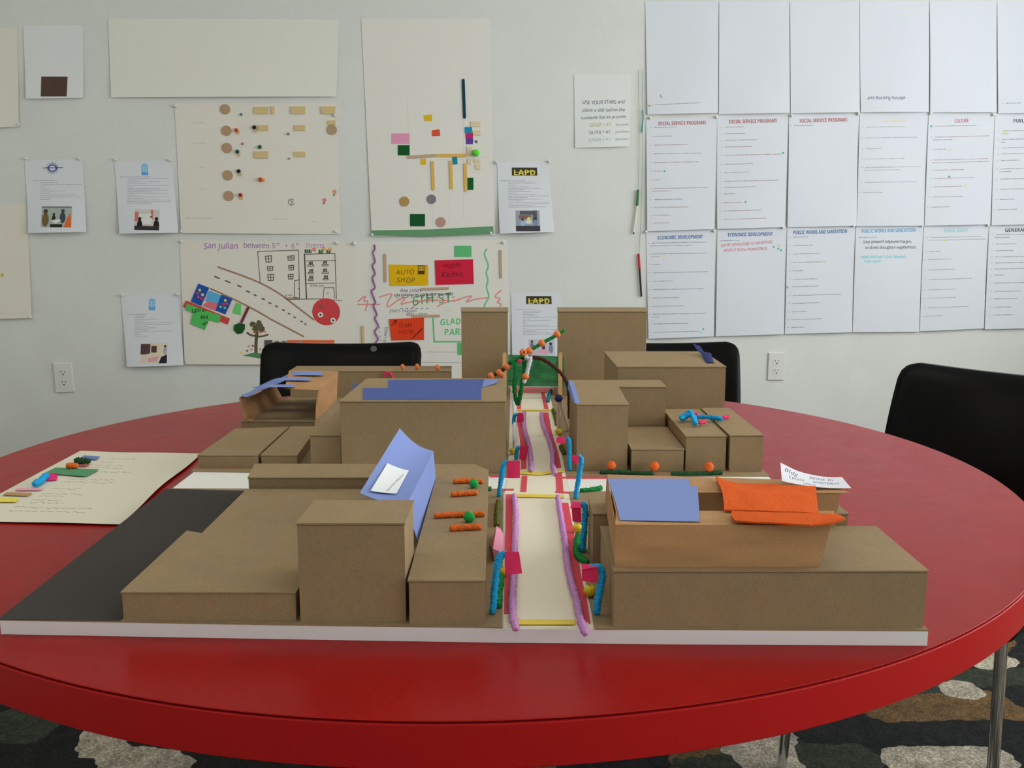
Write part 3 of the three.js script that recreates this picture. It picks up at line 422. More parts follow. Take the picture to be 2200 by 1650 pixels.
{ // grid poster with coloured squares and sticks
  const h = paper('collage_poster', 'tall white poster with coloured paper squares, craft sticks and a green bottom strip', 'poster', [[776, 40], [1052, 40], [1063, 505], [799, 508]], { paper: [186, 184, 177], k: 0.5, lift: 0.003, roll: 0.001, scale: 2 }, (c, K) => {
    c.strokeStyle = K(160, 157, 148); c.lineWidth = 1; for (const p of [[[1002, 335], [1055, 335]], [[999, 255], [1003, 470]], [[876, 207], [880, 330]], [[970, 420], [972, 480]], [[930, 420], [935, 480]]]) poly(c, p, null, K(165, 162, 153), 1);
    dot(c, 1020, 300, 2.6, K(90, 90, 92)); c.fillStyle = K(70, 72, 70); c.beginPath(); c.ellipse(1028, 302, 3.6, 3, 0.5, 0, 7); c.fill(); blurLine(c, 862, 884, 420, K(165, 160, 152), 2); blurLine(c, 835, 866, 434, K(172, 168, 160), 2);
  });
  for (const [n, r, f] of [['yellow_square', [[910, 248], [928, 246], [928, 260], [912, 260]], [205, 165, 25]], ['red_square', [[928, 280], [944, 278], [946, 292], [928, 293]], [200, 75, 50]], ['pink_card', rect(842, 287, 880, 309), [205, 140, 165]], ['dark_green_card', rect(855, 312, 880, 334), [20, 72, 32]], ['teal_square', rect(998, 273, 1014, 286), [25, 120, 150]], ['magenta_square', rect(1000, 286, 1016, 297), [165, 35, 90]], ['purple_square', rect(1001, 297, 1016, 310), [85, 55, 130]], ['yellow_square', rect(904, 341, 915, 354), [205, 165, 25]], ['teal_square', [[971, 338], [982, 337], [983, 353], [973, 354]], [25, 115, 140]], ['dark_green_card', rect(1004, 382, 1017, 408), [20, 75, 38]], ['dark_green_card', rect(881, 460, 913, 486), [20, 72, 36]]]) glued(h, n, r, card(...f, 0.6));
  for (const r of [rect(1011, 261, 1032, 272), rect(1016, 280, 1032, 291), rect(1003, 315, 1014, 334), rect(1004, 340, 1012, 353), rect(1019, 342, 1032, 350), rect(1021, 353, 1032, 364)]) glued(h, 'wooden_block', r, card(188, 172, 140, 0.6), 0.003);
  craft(h, 875, 338, 936, 334, 6, stickGrey); craft(h, 938, 334, 1001, 334, 6, stickWood); craft(h, 929, 346, 931, 409, 6.5, stickWood); craft(h, 968, 345, 970, 407, 6.5, stickWood); craft(h, 999, 351, 1001, 412, 6.5, stickWood); craft(h, 995, 170, 998, 255, 6, card(20, 55, 65, 0.6));
  ball(h, 1022, 329, 7, card(90, 215, 50, 0.6), 'lime_pompom');
  disc(h, 869, 433, 10.5, card(150, 122, 72, 0.6)); disc(h, 927, 428, 10, card(105, 105, 108, 0.6)); disc(h, 947, 477, 10.5, card(155, 125, 112, 0.6));
  const gs = glued(h, 'green_strip', [[799, 495], [920, 493], [1059, 486], [1060, 501], [1050, 503], [920, 508], [800, 506]], std(tone(80, 118, 86, 0.5), 0.85), 0.0012); gs.userData.label = 'faded green paper strip';
  pin(1054, 500, 'in the green strip of the grid poster'); pin(800, 504, 'at the lower left of the grid poster');
}
{ // plan of the street with coloured signs
  const h = paper('collage_poster', 'street plan poster with yellow, crimson and red-orange paper signs', 'poster', [[757, 519], [1090, 515], [1098, 832], [770, 836]], { paper: [184, 182, 174], k: 0.5, lift: 0.004, roll: 0.002, scale: 2.8 }, (c, K) => {
    const sq = (pts, col, lw) => { c.strokeStyle = col; c.lineWidth = lw; c.beginPath(); c.moveTo(...pts[0]); for (let i = 1; i < pts.length - 1; i++) c.quadraticCurveTo(...pts[i], (pts[i][0] + pts[i + 1][0]) / 2, (pts[i][1] + pts[i + 1][1]) / 2); c.lineTo(...pts[pts.length - 1]); c.stroke(); };
    const red = K(205, 135, 130), bl = K(45, 50, 75);
    for (const p of [[[769, 646], [789, 628], [779, 648], [792, 642], [785, 665]], [[769, 652], [815, 652]], [[815, 637], [848, 623], [830, 650], [832, 660], [858, 640]], [[858, 642], [876, 632], [856, 655], [880, 645], [960, 643]], [[885, 660], [905, 640], [940, 643]], [[940, 656], [960, 645], [988, 642]], [[975, 645], [1024, 627], [995, 650], [1022, 640], [1050, 638]], [[1078, 622], [1058, 636], [1080, 640], [1066, 648], [1080, 650], [1074, 660]]]) sq(p, red, 3);
    sq([[1045, 535], [1038, 543], [1046, 560], [1050, 572], [1043, 585], [1050, 600], [1044, 615], [1053, 635], [1044, 648], [1040, 660]], K(95, 150, 110), 3.6);
    hand(c, '6TH ST', 884, 654, 27, K(62, 118, 70), -0.09, { track: 1.05 });
    hand(c, 'Bike LANES', 859, 626, 9, bl, -0.02); hand(c, '(CAR PARKING ON OUTSIDE OF BIKE LANES', 845, 635, 6.6, K(35, 38, 55), -0.02, { bold: 1, track: 0.95 }); hand(c, '(ONE?)  PARKING', 836, 669, 7.5, bl, 0); hand(c, 'BIKE LANES', 872, 677, 9, bl, 0);
    for (let x = 850; x < 980; x += 11) poly(c, [[x, 637], [x + 5, 636]], null, bl, 1); for (let x = 860; x < 925; x += 11) poly(c, [[x, 661], [x + 5, 660]], null, bl, 1);
    const gr = K(75, 150, 95); poly(c, [[930, 682], [933, 732], [1050, 732], [1050, 682]], null, gr, 3.6); hand(c, 'GLADYS', 945, 697, 17, gr, -0.08, { bold: 1 }); hand(c, 'PARK', 954, 718, 19, gr, -0.03, { bold: 1 });
    hand(c, 'BIKE LANES', 828, 745, 8.5, bl, -1.45); for (let i = 0; i < 5; i++) dot(c, 815 + i, 702 + i * 9, 1, bl);
    c.strokeStyle = K(150, 148, 142); c.lineWidth = 1; poly(c, [[918, 754], [1000, 755]], null, K(140, 138, 132), 1); poly(c, [[908, 777], [1000, 778]], null, K(120, 125, 125), 1.2); poly(c, [[954, 666], [970, 665]], null, K(160, 157, 150), 1);
  });
  const sign = (name, pts, rgb, draw) => { const q = glued(h, name, pts, null, 0.0012), g = q.geometry; g.computeBoundingBox(); const b = g.boundingBox, p = g.attributes.position, uv = g.attributes.uv; for (let i = 0; i < p.count; i++) uv.setXY(i, (p.getX(i) - b.min.x) / (b.max.x - b.min.x), (p.getY(i) - b.min.y) / (b.max.y - b.min.y));
    const cv = document.createElement('canvas'); cv.width = 340; cv.height = 200; const c = cv.getContext('2d'); c.lineCap = 'round'; c.fillStyle = css(...rgb, 0.6); c.fillRect(0, 0, 340, 200); draw(c); const t = new THREE.CanvasTexture(cv); t.colorSpace = THREE.SRGBColorSpace; q.material = std(new THREE.Color(1, 1, 1), 0.85, { map: t }); };
  const dk = (r, g, b) => css(r, g, b, 0.6);
  sign('yellow_sign', [[836, 568], [920, 570], [920, 613], [838, 614]], [212, 168, 22], (c) => { hand(c, 'AUTO', 58, 96, 58, dk(90, 68, 25), 0, { bold: 0, track: 1.08 }); hand(c, 'SHOP', 62, 168, 58, dk(90, 68, 25), 0, { track: 1.08 }); c.fillStyle = dk(70, 52, 20); c.fillRect(248, 62, 60, 32); c.strokeStyle = dk(60, 45, 20); c.lineWidth = 5; c.strokeRect(252, 18, 56, 44); c.beginPath(); c.moveTo(245, 12); c.lineTo(325, 10); c.stroke(); c.fillRect(262, 34, 14, 10); c.fillRect(286, 34, 14, 10); });
  sign('crimson_sign', [[934, 559], [1016, 557], [1018, 610], [936, 612]], [175, 32, 52], (c) => { hand(c, 'Hippie', 70, 66, 50, dk(75, 15, 28), -0.05, { track: 1.05 }); hand(c, 'Kitchen', 56, 140, 54, dk(75, 15, 28), -0.02, { track: 1.05 }); });
  sign('orange_red_sign', [[836, 685], [911, 682], [911, 730], [841, 731]], [205, 62, 32], (c) => { hand(c, 'ELMS', 92, 84, 52, dk(95, 28, 18), 0, { track: 1.05 }); hand(c, 'HOTEL', 92, 142, 52, dk(95, 28, 18), -0.02, { track: 1.05 }); c.strokeStyle = dk(70, 25, 16); c.lineWidth = 7; c.beginPath(); c.moveTo(24, 66); c.lineTo(70, 24); c.moveTo(40, 30); c.lineTo(74, 22); c.lineTo(62, 56); c.stroke(); for (let i = 0; i < 9; i++) { c.lineWidth = 4; c.beginPath(); c.moveTo(220 + i * 11, 190 - i * 9); c.lineTo(240 + i * 11, 165 - i * 10); c.stroke(); } });
  glued(h, 'green_card', rect(976, 528, 1013, 552), card(82, 158, 100, 0.6)); glued(h, 'green_card', rect(983, 736, 1004, 762), card(80, 155, 98, 0.6));
  craft(h, 827, 545, 828, 606, 5.5, stickGrey); craft(h, 1075, 537, 1076, 598, 5.5, stickGrey); craft(h, 904, 621, 965, 619, 5, stickGrey); craft(h, 884, 679, 945, 678, 5, stickGrey); craft(h, 779, 699, 781, 752, 5.5, card(178, 152, 110, 0.6));
  const pc = [[805, 525], [806, 535], [802, 541], [806, 562], [801, 570], [806, 588], [801, 596], [806, 618], [799, 624], [804, 640], [807, 650], [803, 655], [810, 676], [806, 682], [813, 700], [806, 712], [813, 728], [808, 735], [814, 745]].map(([x, y]) => h.at(x, y, 0.003));
  part('purple_chenille_stem', fuzzy(pc, 0.0028), std(tone(140, 95, 145, 0.6), 1), h);
  pin(762, 522 + 2, 'at the upper left of the street plan poster'); pin(1082, 521, 'at the upper right of the street plan poster');
}
// note about the stars
paper('handwritten_note', 'handwritten note about gold, silver and green stars', 'paper', [[1233, 160], [1356, 160], [1352, 315], [1235, 318]], { paper: [190, 192, 190], k: 0.54, lift: 0.003, scale: 4 }, (c, K) => {
  const k = K(48, 50, 55); hand(c, 'USE YOUR STARS and', 1251, 224, 10.5, k, -0.01, { track: 0.92 }); hand(c, 'place a star below the', 1251, 240, 9.8, k, 0, { track: 0.98 }); hand(c, 'comments that are priorities', 1248, 256, 8.6, k, -0.01, { track: 0.9 });
  hand(c, 'GOLD = #1', 1266, 273, 10, K(140, 125, 50), -0.02, { track: 1.02 }); hand(c, '(1st choice)', 1325, 272, 5.5, k, -0.03); hand(c, 'SILVER = #2', 1265, 289, 9, K(60, 62, 66), -0.02); hand(c, '(2nd choice)', 1324, 288, 5.5, k, -0.03); hand(c, 'GREEN = #3', 1265, 305, 9, K(120, 145, 130), -0.02); hand(c, '(3rd choice)', 1324, 304, 5.5, k, -0.03);
});
// hanging markers on strings
function marker(label, string, cap, body, capMat, bodyMat, w, tail) {
  const [s, y] = onWall(...body[1]), p = wallPoint(s, y, 0), g = thing('hanging_marker', label, 'marker', [p.x, p.y, p.z], WALL_TURN);
  const L = (q, t) => { const [a, b] = onWall(...q); return new THREE.Vector3(a - s, b - y, t); };
  part('string', new THREE.TubeGeometry(new THREE.CatmullRomCurve3(string.map((q) => L(q, 0.006))), 40, 0.0007, 6), std(tone(70, 110, 95, 0.55), 0.8), g);
  const rod = (a, b, r0, r1, m, n) => { const A = L(a, 0.008), B = L(b, 0.008), d = B.clone().sub(A), q = part(n, new THREE.CylinderGeometry(r0, r1, d.length(), 16), m, g); q.position.copy(A).addScaledVector(d, 0.5); q.quaternion.setFromUnitVectors(new THREE.Vector3(0, -1, 0), d.normalize()); return q; };
  rod(cap[0], cap[1], w * 1.1, w * 1.15, capMat, 'cap'); rod(body[0], body[1], w, w * 0.92, bodyMat, 'barrel'); if (tail) rod(tail[0], tail[1], w * 0.7, w * 0.6, slotDark, 'end_plug'); return g;
}
marker('white marker with a dark green cap hanging on a string', [[1371, 150], [1372, 300], [1371, 409]], [[1370, 408], [1368, 442]], [[1368, 442], [1360, 499]], std(tone(40, 95, 55, 0.55), 0.5), std(tone(205, 200, 185, 0.55), 0.45), 0.0042, [[1361, 498], [1360, 503]]);
const m2 = marker('black marker with a red cap hanging on a string', [[1380, 150], [1380, 300], [1377, 450], [1372, 547]], [[1371, 545], [1373, 577]], [[1373, 577], [1377, 637]], std(tone(165, 30, 40, 0.55), 0.5), std(tone(30, 30, 30, 0.55), 0.45), 0.004);
{ const [s, y] = onWall(1377, 637), pts = [[1380, 236], [1381, 255], [1379, 270], [1378, 285]].map((q) => { const [a, b] = onWall(...q); return new THREE.Vector3(a - s, b - y, 0.006); }); part('string_wrap', new THREE.TubeGeometry(new THREE.CatmullRomCurve3(pts), 20, 0.002, 8), std(tone(40, 120, 115, 0.55), 0.8), m2); }

// the three rows of printed comment sheets
const RW = [196, 198, 203];
const G = [35, 140, 100], Y = [215, 210, 70], WHT = [235, 238, 240];
function comment(label, quad, k, title, rgb, tx, tw, ty, lines, stars = [], extra) {
  return paper('comment_sheet', label, 'paper', quad, { paper: RW, k, lift: 0.007, roll: 0.005, swell: 0.004, group: 'printed comment sheets in rows', scale: 2.6 }, (c, K) => {
    if (title) typed(c, title, tx, ty, tw, 10.5, K(...rgb), -0.025);
    for (const [x0, x1, y, two] of lines) { const q = rgb.map((v) => Math.min(150, v * 0.25 + 82)); blurLine(c, x0, x1, y, K(...q), 1.5, -0.02); c.fillStyle = K(140, 140, 145); c.fillRect(x0 - 8, y - 0.6, 2.4, 1.4); if (two) blurLine(c, x0 - 3, x0 + two, y + 6, K(...q), 1.5, -0.02); }
    for (const [x, y, f, r = 3.2] of stars) star(c, x, y, r, K(...f)); if (extra) extra(c, K);
  });
}
const bullets = (x, y0, dy, ws) => ws.map((w, i) => [x - i * 0.15, x + w, y0 + i * dy]);
const RD = [135, 62, 62], BLU = [45, 75, 125], SB = [85, 130, 165], TQ = [120, 170, 170], DK = [55, 58, 62], TAN = [205, 190, 165], CR = [170, 75, 95];
comment('comment sheet cut by the top edge, first from the hanging markers', [[1386, 4], [1543, 4], [1541, 243], [1390, 247]], 0.56, null, DK, 0, 0, 0, [[1406, 1507, 226]], [[1394, 228, G], [1399, 227, Y]], (c, K) => poly(c, [[1418, 205], [1421, 211]], null, K(80, 80, 85), 1.5));
comment('blank comment sheet cut by the top edge, second from the hanging markers', [[1545, 4], [1695, 4], [1695, 243], [1543, 246]], 0.57, null, DK, 0, 0, 0, []);
comment('blank comment sheet cut by the top edge, third from the hanging markers', [[1697, 4], [1845, 3], [1845, 242], [1697, 244]], 0.58, null, DK, 0, 0, 0, []);
comment('comment sheet cut by the top edge with handwriting at its foot', [[1847, 3], [1995, 2], [1993, 241], [1847, 242]], 0.6, null, DK, 0, 0, 0, [], [], (c, K) => { hand(c, 'and Blocking Passage', 1861, 214, 9.5, K(60, 60, 95), -0.01, { track: 0.88 }); });
comment('blank comment sheet cut by the top edge, second from the right edge', [[1997, 2], [2140, 2], [2138, 242], [1996, 242]], 0.6, null, DK, 0, 0, 0, []);
comment('comment sheet in the top right corner of the picture', [[2142, 2], [2295, 0], [2290, 243], [2142, 244]], 0.6, null, DK, 0, 0, 0, [[2158, 2190, 222]]);
comment('sheet titled social service programs with a green star, beside the markers', [[1388, 256], [1541, 250], [1533, 492], [1389, 497]], 0.57, 'SOCIAL SERVICE PROGRAMS', RD, 1413, 104, 269, [...bullets(1404, 274, 18.6, [48, 40, 74, 104, 97, 18, 14]), [1404, 1527, 404, 38], ...bullets(1404, 428, 17, [64, 78, 37, 36])], [[1427, 367, G]]);
comment('sheet titled social service programs with green stars, second in its row', [[1541, 250], [1693, 247], [1685, 488], [1539, 492]], 0.58, 'SOCIAL SERVICE PROGRAMS', RD, 1565, 104, 265, [[1557, 1597, 273], [1557, 1600, 287], [1557, 1627, 301], [1557, 1615, 315], [1556, 1680, 333], [1556, 1618, 352], [1555, 1608, 370], [1555, 1676, 389], [1555, 1624, 402], [1554, 1578, 416], [1554, 1594, 435], [1553, 1636, 453], [1553, 1648, 471]], [[1683, 328, G], [1601, 434, G], [1600, 271, WHT]]);
comment('nearly empty sheet titled social service programs, third in its row', [[1695, 246], [1843, 243], [1838, 485], [1690, 488]], 0.59, 'SOCIAL SERVICE PROGRAMS', RD, 1717, 103, 263, [[1705, 1747, 270]]);
comment('sheet with a faded tan title and faint lines', [[1847, 243], [1992, 241], [1982, 485], [1838, 486]], 0.6, null, [165, 160, 150], 0, 0, 0, [[1860, 1945, 273], [1858, 1970, 296], [1858, 1894, 319], [1857, 1942, 341], [1857, 1978, 359, 74], [1856, 1970, 391], [1852, 1893, 413]], [], (c, K) => blurLine(c, 1897, 1944, 259, K(...TAN), 7));
comment('sheet titled culture with red lines and green stars', [[1995, 243], [2134, 242], [2125, 482], [1984, 485]], 0.6, 'CULTURE', CR, 2050, 30, 263, [[2007, 2098, 271], [2007, 2124, 294, 38], [2006, 2032, 320], [2005, 2120, 343, 118], [2004, 2068, 365], [2004, 2090, 383], [2004, 2064, 401], [2002, 2066, 423], [1998, 2037, 445]], [[2000, 271, G], [2037, 379, G], [2039, 321, Y], [2070, 400, Y], [2077, 402, WHT]]);
comment('sheet with a dark title cut by the right edge, upper of two', [[2138, 243], [2290, 240], [2280, 480], [2127, 484]], 0.6, 'PUBLIC HEALTH', DK, 2176, 70, 263, [[2154, 2260, 281, 12], [2152, 2260, 299, 8], [2151, 2255, 317], [2150, 2250, 330], [2149, 2188, 344], [2148, 2255, 362, 22], [2147, 2250, 384], [2146, 2198, 406], [2145, 2176, 428], [2140, 2180, 450]], [[2158, 284, Y]]);
comment('sheet titled economic development with printed lines, lower row beside the markers', [[1388, 498], [1537, 493], [1532, 722], [1392, 727]], 0.57, 'ECONOMIC DEVELOPMENT', BLU, 1412, 98, 514, [[1400, 1519, 522, 88], [1402, 1520, 545, 14], ...bullets(1402, 567, 18, [16, 121, 44, 113, 58, 68]), [1402, 1522, 674, 14], [1402, 1482, 695], [1402, 1508, 713]], [[1427, 549, Y], [1516, 706, G], [1512, 714, [80, 195, 175]]]);
comment('sheet titled economic development with two lines of red handwriting', [[1541, 493], [1690, 488], [1682, 717], [1536, 722]], 0.58, 'ECONOMIC DEVELOPMENT', BLU, 1563, 97, 508, [[1546, 1588, 517]], [[1662, 530, G, 3], [1672, 534, G, 3], [1678, 537, G, 3], [1673, 528, [230, 190, 90], 3]], (c, K) => { hand(c, 'ENTRY LEVEL/JOBS TO REINSTATE', 1548, 530, 8, K(165, 62, 70), -0.07, { track: 0.93 }); hand(c, 'PEOPLE IN the WORKFORCE', 1554, 540, 8, K(165, 62, 70), -0.04, { track: 0.93 }); });
comment('sheet titled public works and sanitation with printed lines', [[1691, 488], [1836, 486], [1828, 713], [1684, 717]], 0.59, 'PUBLIC WORKS AND SANITATION', BLU, 1703, 117, 503, [[1703, 1735, 509], [1703, 1745, 527], [1703, 1760, 545], [1703, 1768, 563], [1702, 1725, 581], [1702, 1756, 599], [1701, 1757, 615], [1701, 1806, 634], [1701, 1758, 651], [1699, 1731, 669], [1698, 1763, 686], [1698, 1726, 703]], [[1772, 562, Y], [1780, 564, WHT, 3.5], [1758, 597, WHT, 3.5], [1735, 523, WHT, 3]]);
comment('sheet titled public works and sanitation with handwriting in black and teal', [[1839, 486], [1983, 484], [1972, 712], [1829, 713]], 0.6, 'PUBLIC WORKS AND SANITATION', SB, 1850, 117, 500, [[1844, 1884, 510]], [], (c, K) => { hand(c, '- Solar powered cellphone chargers', 1849, 522, 8.2, K(55, 55, 55), -0.01, { track: 0.82 }); hand(c, 'on streets throughout neighborhood', 1857, 534, 8.2, K(55, 55, 55), -0.01, { track: 0.8 }); hand(c, '- MORE SANITARY CLEAN DRINKING', 1844, 554, 7.4, K(75, 165, 170), -0.01, { track: 0.84 }); hand(c, 'Public Water!', 1854, 563, 7, K(75, 165, 170), -0.01, { track: 0.9 }); });
comment('sheet titled public safety in pale teal', [[1985, 484], [2122, 482], [2111, 705], [1973, 711]], 0.6, 'PUBLIC SAFETY', TQ, 2027, 52, 499, [[1998, 2110, 510, 118], [1995, 2020, 540], [1993, 2045, 557], [1993, 2050, 579], [1993, 2086, 600], [1991, 2050, 622], [1990, 2050, 640], [1991, 2078, 661], [1982, 2022, 679]], [[2030, 517, Y]]);
comment('sheet with a dark title cut by the right edge, lower of two', [[2125, 484], [2275, 480], [2265, 703], [2112, 707]], 0.6, 'GENERAL ACCESS', DK, 2158, 82, 498, [[2139, 2240, 504, 28], [2138, 2182, 524], [2137, 2175, 538], [2136, 2240, 551], [2136, 2240, 564], [2134, 2230, 577], [2134, 2153, 590], [2133, 2230, 607], [2133, 2190, 625], [2131, 2182, 641], [2131, 2167, 659], [2129, 2172, 676]]);
[[1396, 254, 'at the upper left of the first sheet in the middle row'], [1538, 252, 'between the first and second sheets of the middle row'], [1699, 249, 'between the second and third sheets of the middle row'], [1842, 245, 'between the third and fourth sheets of the middle row'], [1997, 244, 'between the faded tan sheet and the culture sheet'], [2132, 247, 'at the upper right of the culture sheet'], [1387, 498, 'at the upper left of the lowest row beside the markers'], [1533, 496, 'between the first and second sheets of the lowest row'], [1681, 489, 'between the second and third sheets of the lowest row'], [1832, 485, 'between the third and fourth sheets of the lowest row'], [1979, 485, 'between the fourth and fifth sheets of the lowest row'], [2120, 484, 'at the upper right of the public safety sheet'], [1692, 615, 'at the left edge of the third sheet in the lowest row']].forEach(([x, y, w]) => pin(x, y, w));

// ---------------------------------------------------------------- the street model on the table
const BOARD = 0.7535, GROUND = 0.755;            // top of the foam board, top of the chipboard laid on it
const chipTex = grain(512, (x, y, n) => {
  let v = 0.93 + 0.03 * (tileNoise(x, y, n, 7, 51) - 0.5) + 0.035 * (tileNoise(x, y, n, 40, 52) - 0.5) + 0.07 * (tileNoise(x, y, n, 170, 53) - 0.5);
  const sp = tileNoise(x, y, n, 256, 54), sp2 = tileNoise(x, y, n, 128, 55); if (sp > 0.93) v *= 0.88; if (sp2 > 0.95) v *= 1.05;
  const w = 0.02 * (tileNoise(x, y, n, 10, 56) - 0.5); return [v + w, v, v - w];
});
const chipBump = grain(256, (x, y, n) => { const v = tileNoise(x, y, n, 90, 57) * 0.6 + tileNoise(x, y, n, 128, 58) * 0.4; return [v, v, v]; }, false);
const chip = std(new THREE.Color().setRGB(0.4, 0.288, 0.158), 0.82, { map: chipTex, bumpMap: chipBump, bumpScale: 0.00012 });
const kraftTex = grain(512, (x, y, n) => { const v = 0.9 + 0.1 * (tileNoise(x, y, n, 5, 61) - 0.5) + 0.08 * (tileNoise(x, y, n, 200, 62) - 0.5) + 0.06 * (tileNoise(x, Math.floor(y / 6) * 6, n, 128, 63) - 0.5); return [v, v, v]; });
const kraft = std(new THREE.Color().setRGB(0.62, 0.35, 0.16), 0.8, { map: kraftTex });
const foamWhite = std(new THREE.Color().setRGB(0.88, 0.88, 0.88), 0.75), cream = std(tone(206, 199, 178, 0.6), 0.85, { bumpMap: paperFibre, bumpScale: 0.0001 }), whitePaper = std(tone(212, 212, 204, 0.64), 0.85);
const blackPaper = std(tone(60, 57, 54, 0.68), 0.95, { bumpMap: paperFibre, bumpScale: 0.0002 }), redPaper = std(tone(178, 66, 76, 0.62), 0.85), yellowPaper = std(tone(212, 188, 72, 0.62), 0.7), bluePaper = std(tone(122, 138, 190, 0.82), 0.8, { bumpMap: paperFibre, bumpScale: 0.0001 }), darkBlue = std(tone(74, 90, 146, 0.8), 0.8), navyPaper = std(tone(48, 54, 100, 0.8), 0.8);
const pinkPaper = std(tone(198, 48, 90, 0.6), 0.85), palePink = std(tone(212, 140, 160, 0.58), 0.85), feltTex = grain(256, (x, y, n) => { const v = 0.96 + 0.14 * (tileNoise(x, y, n, 120, 71) - 0.5) + 0.08 * (tileNoise(x, y, n, 24, 72) - 0.5); return [v, v, v]; }), felt = std(tone(238, 102, 40, 0.6), 1, { map: feltTex, bumpMap: chipBump, bumpScale: 0.0006 });
feltTex.repeat.set(5, 4);
const chenille = (r, g, b, k = 0.56) => new THREE.MeshPhysicalMaterial({ color: tone(r, g, b, k), roughness: 1, sheen: 0.4, sheenRoughness: 0.6, sheenColor: tone(r, g, b, 1) });
const mBlue = chenille(22, 130, 178), mPurple = chenille(180, 128, 180, 0.74), mGreen = chenille(18, 105, 48), mDarkGreen = chenille(28, 62, 34), mOlive = chenille(70, 74, 26), mOrange = chenille(240, 116, 40, 0.6), mBrown = chenille(62, 30, 20), mWhite = chenille(196, 196, 200, 0.7), mTeal = chenille(20, 95, 110), mMagenta = chenille(190, 45, 85);
const pomOrange = chenille(242, 112, 44, 0.6), pomGreen = chenille(20, 130, 58), pomNavy = chenille(42, 38, 92);
const beadOrange = std(tone(226, 122, 58, 0.58), 0.45), beadYellow = std(tone(186, 166, 30, 0.58), 0.45);

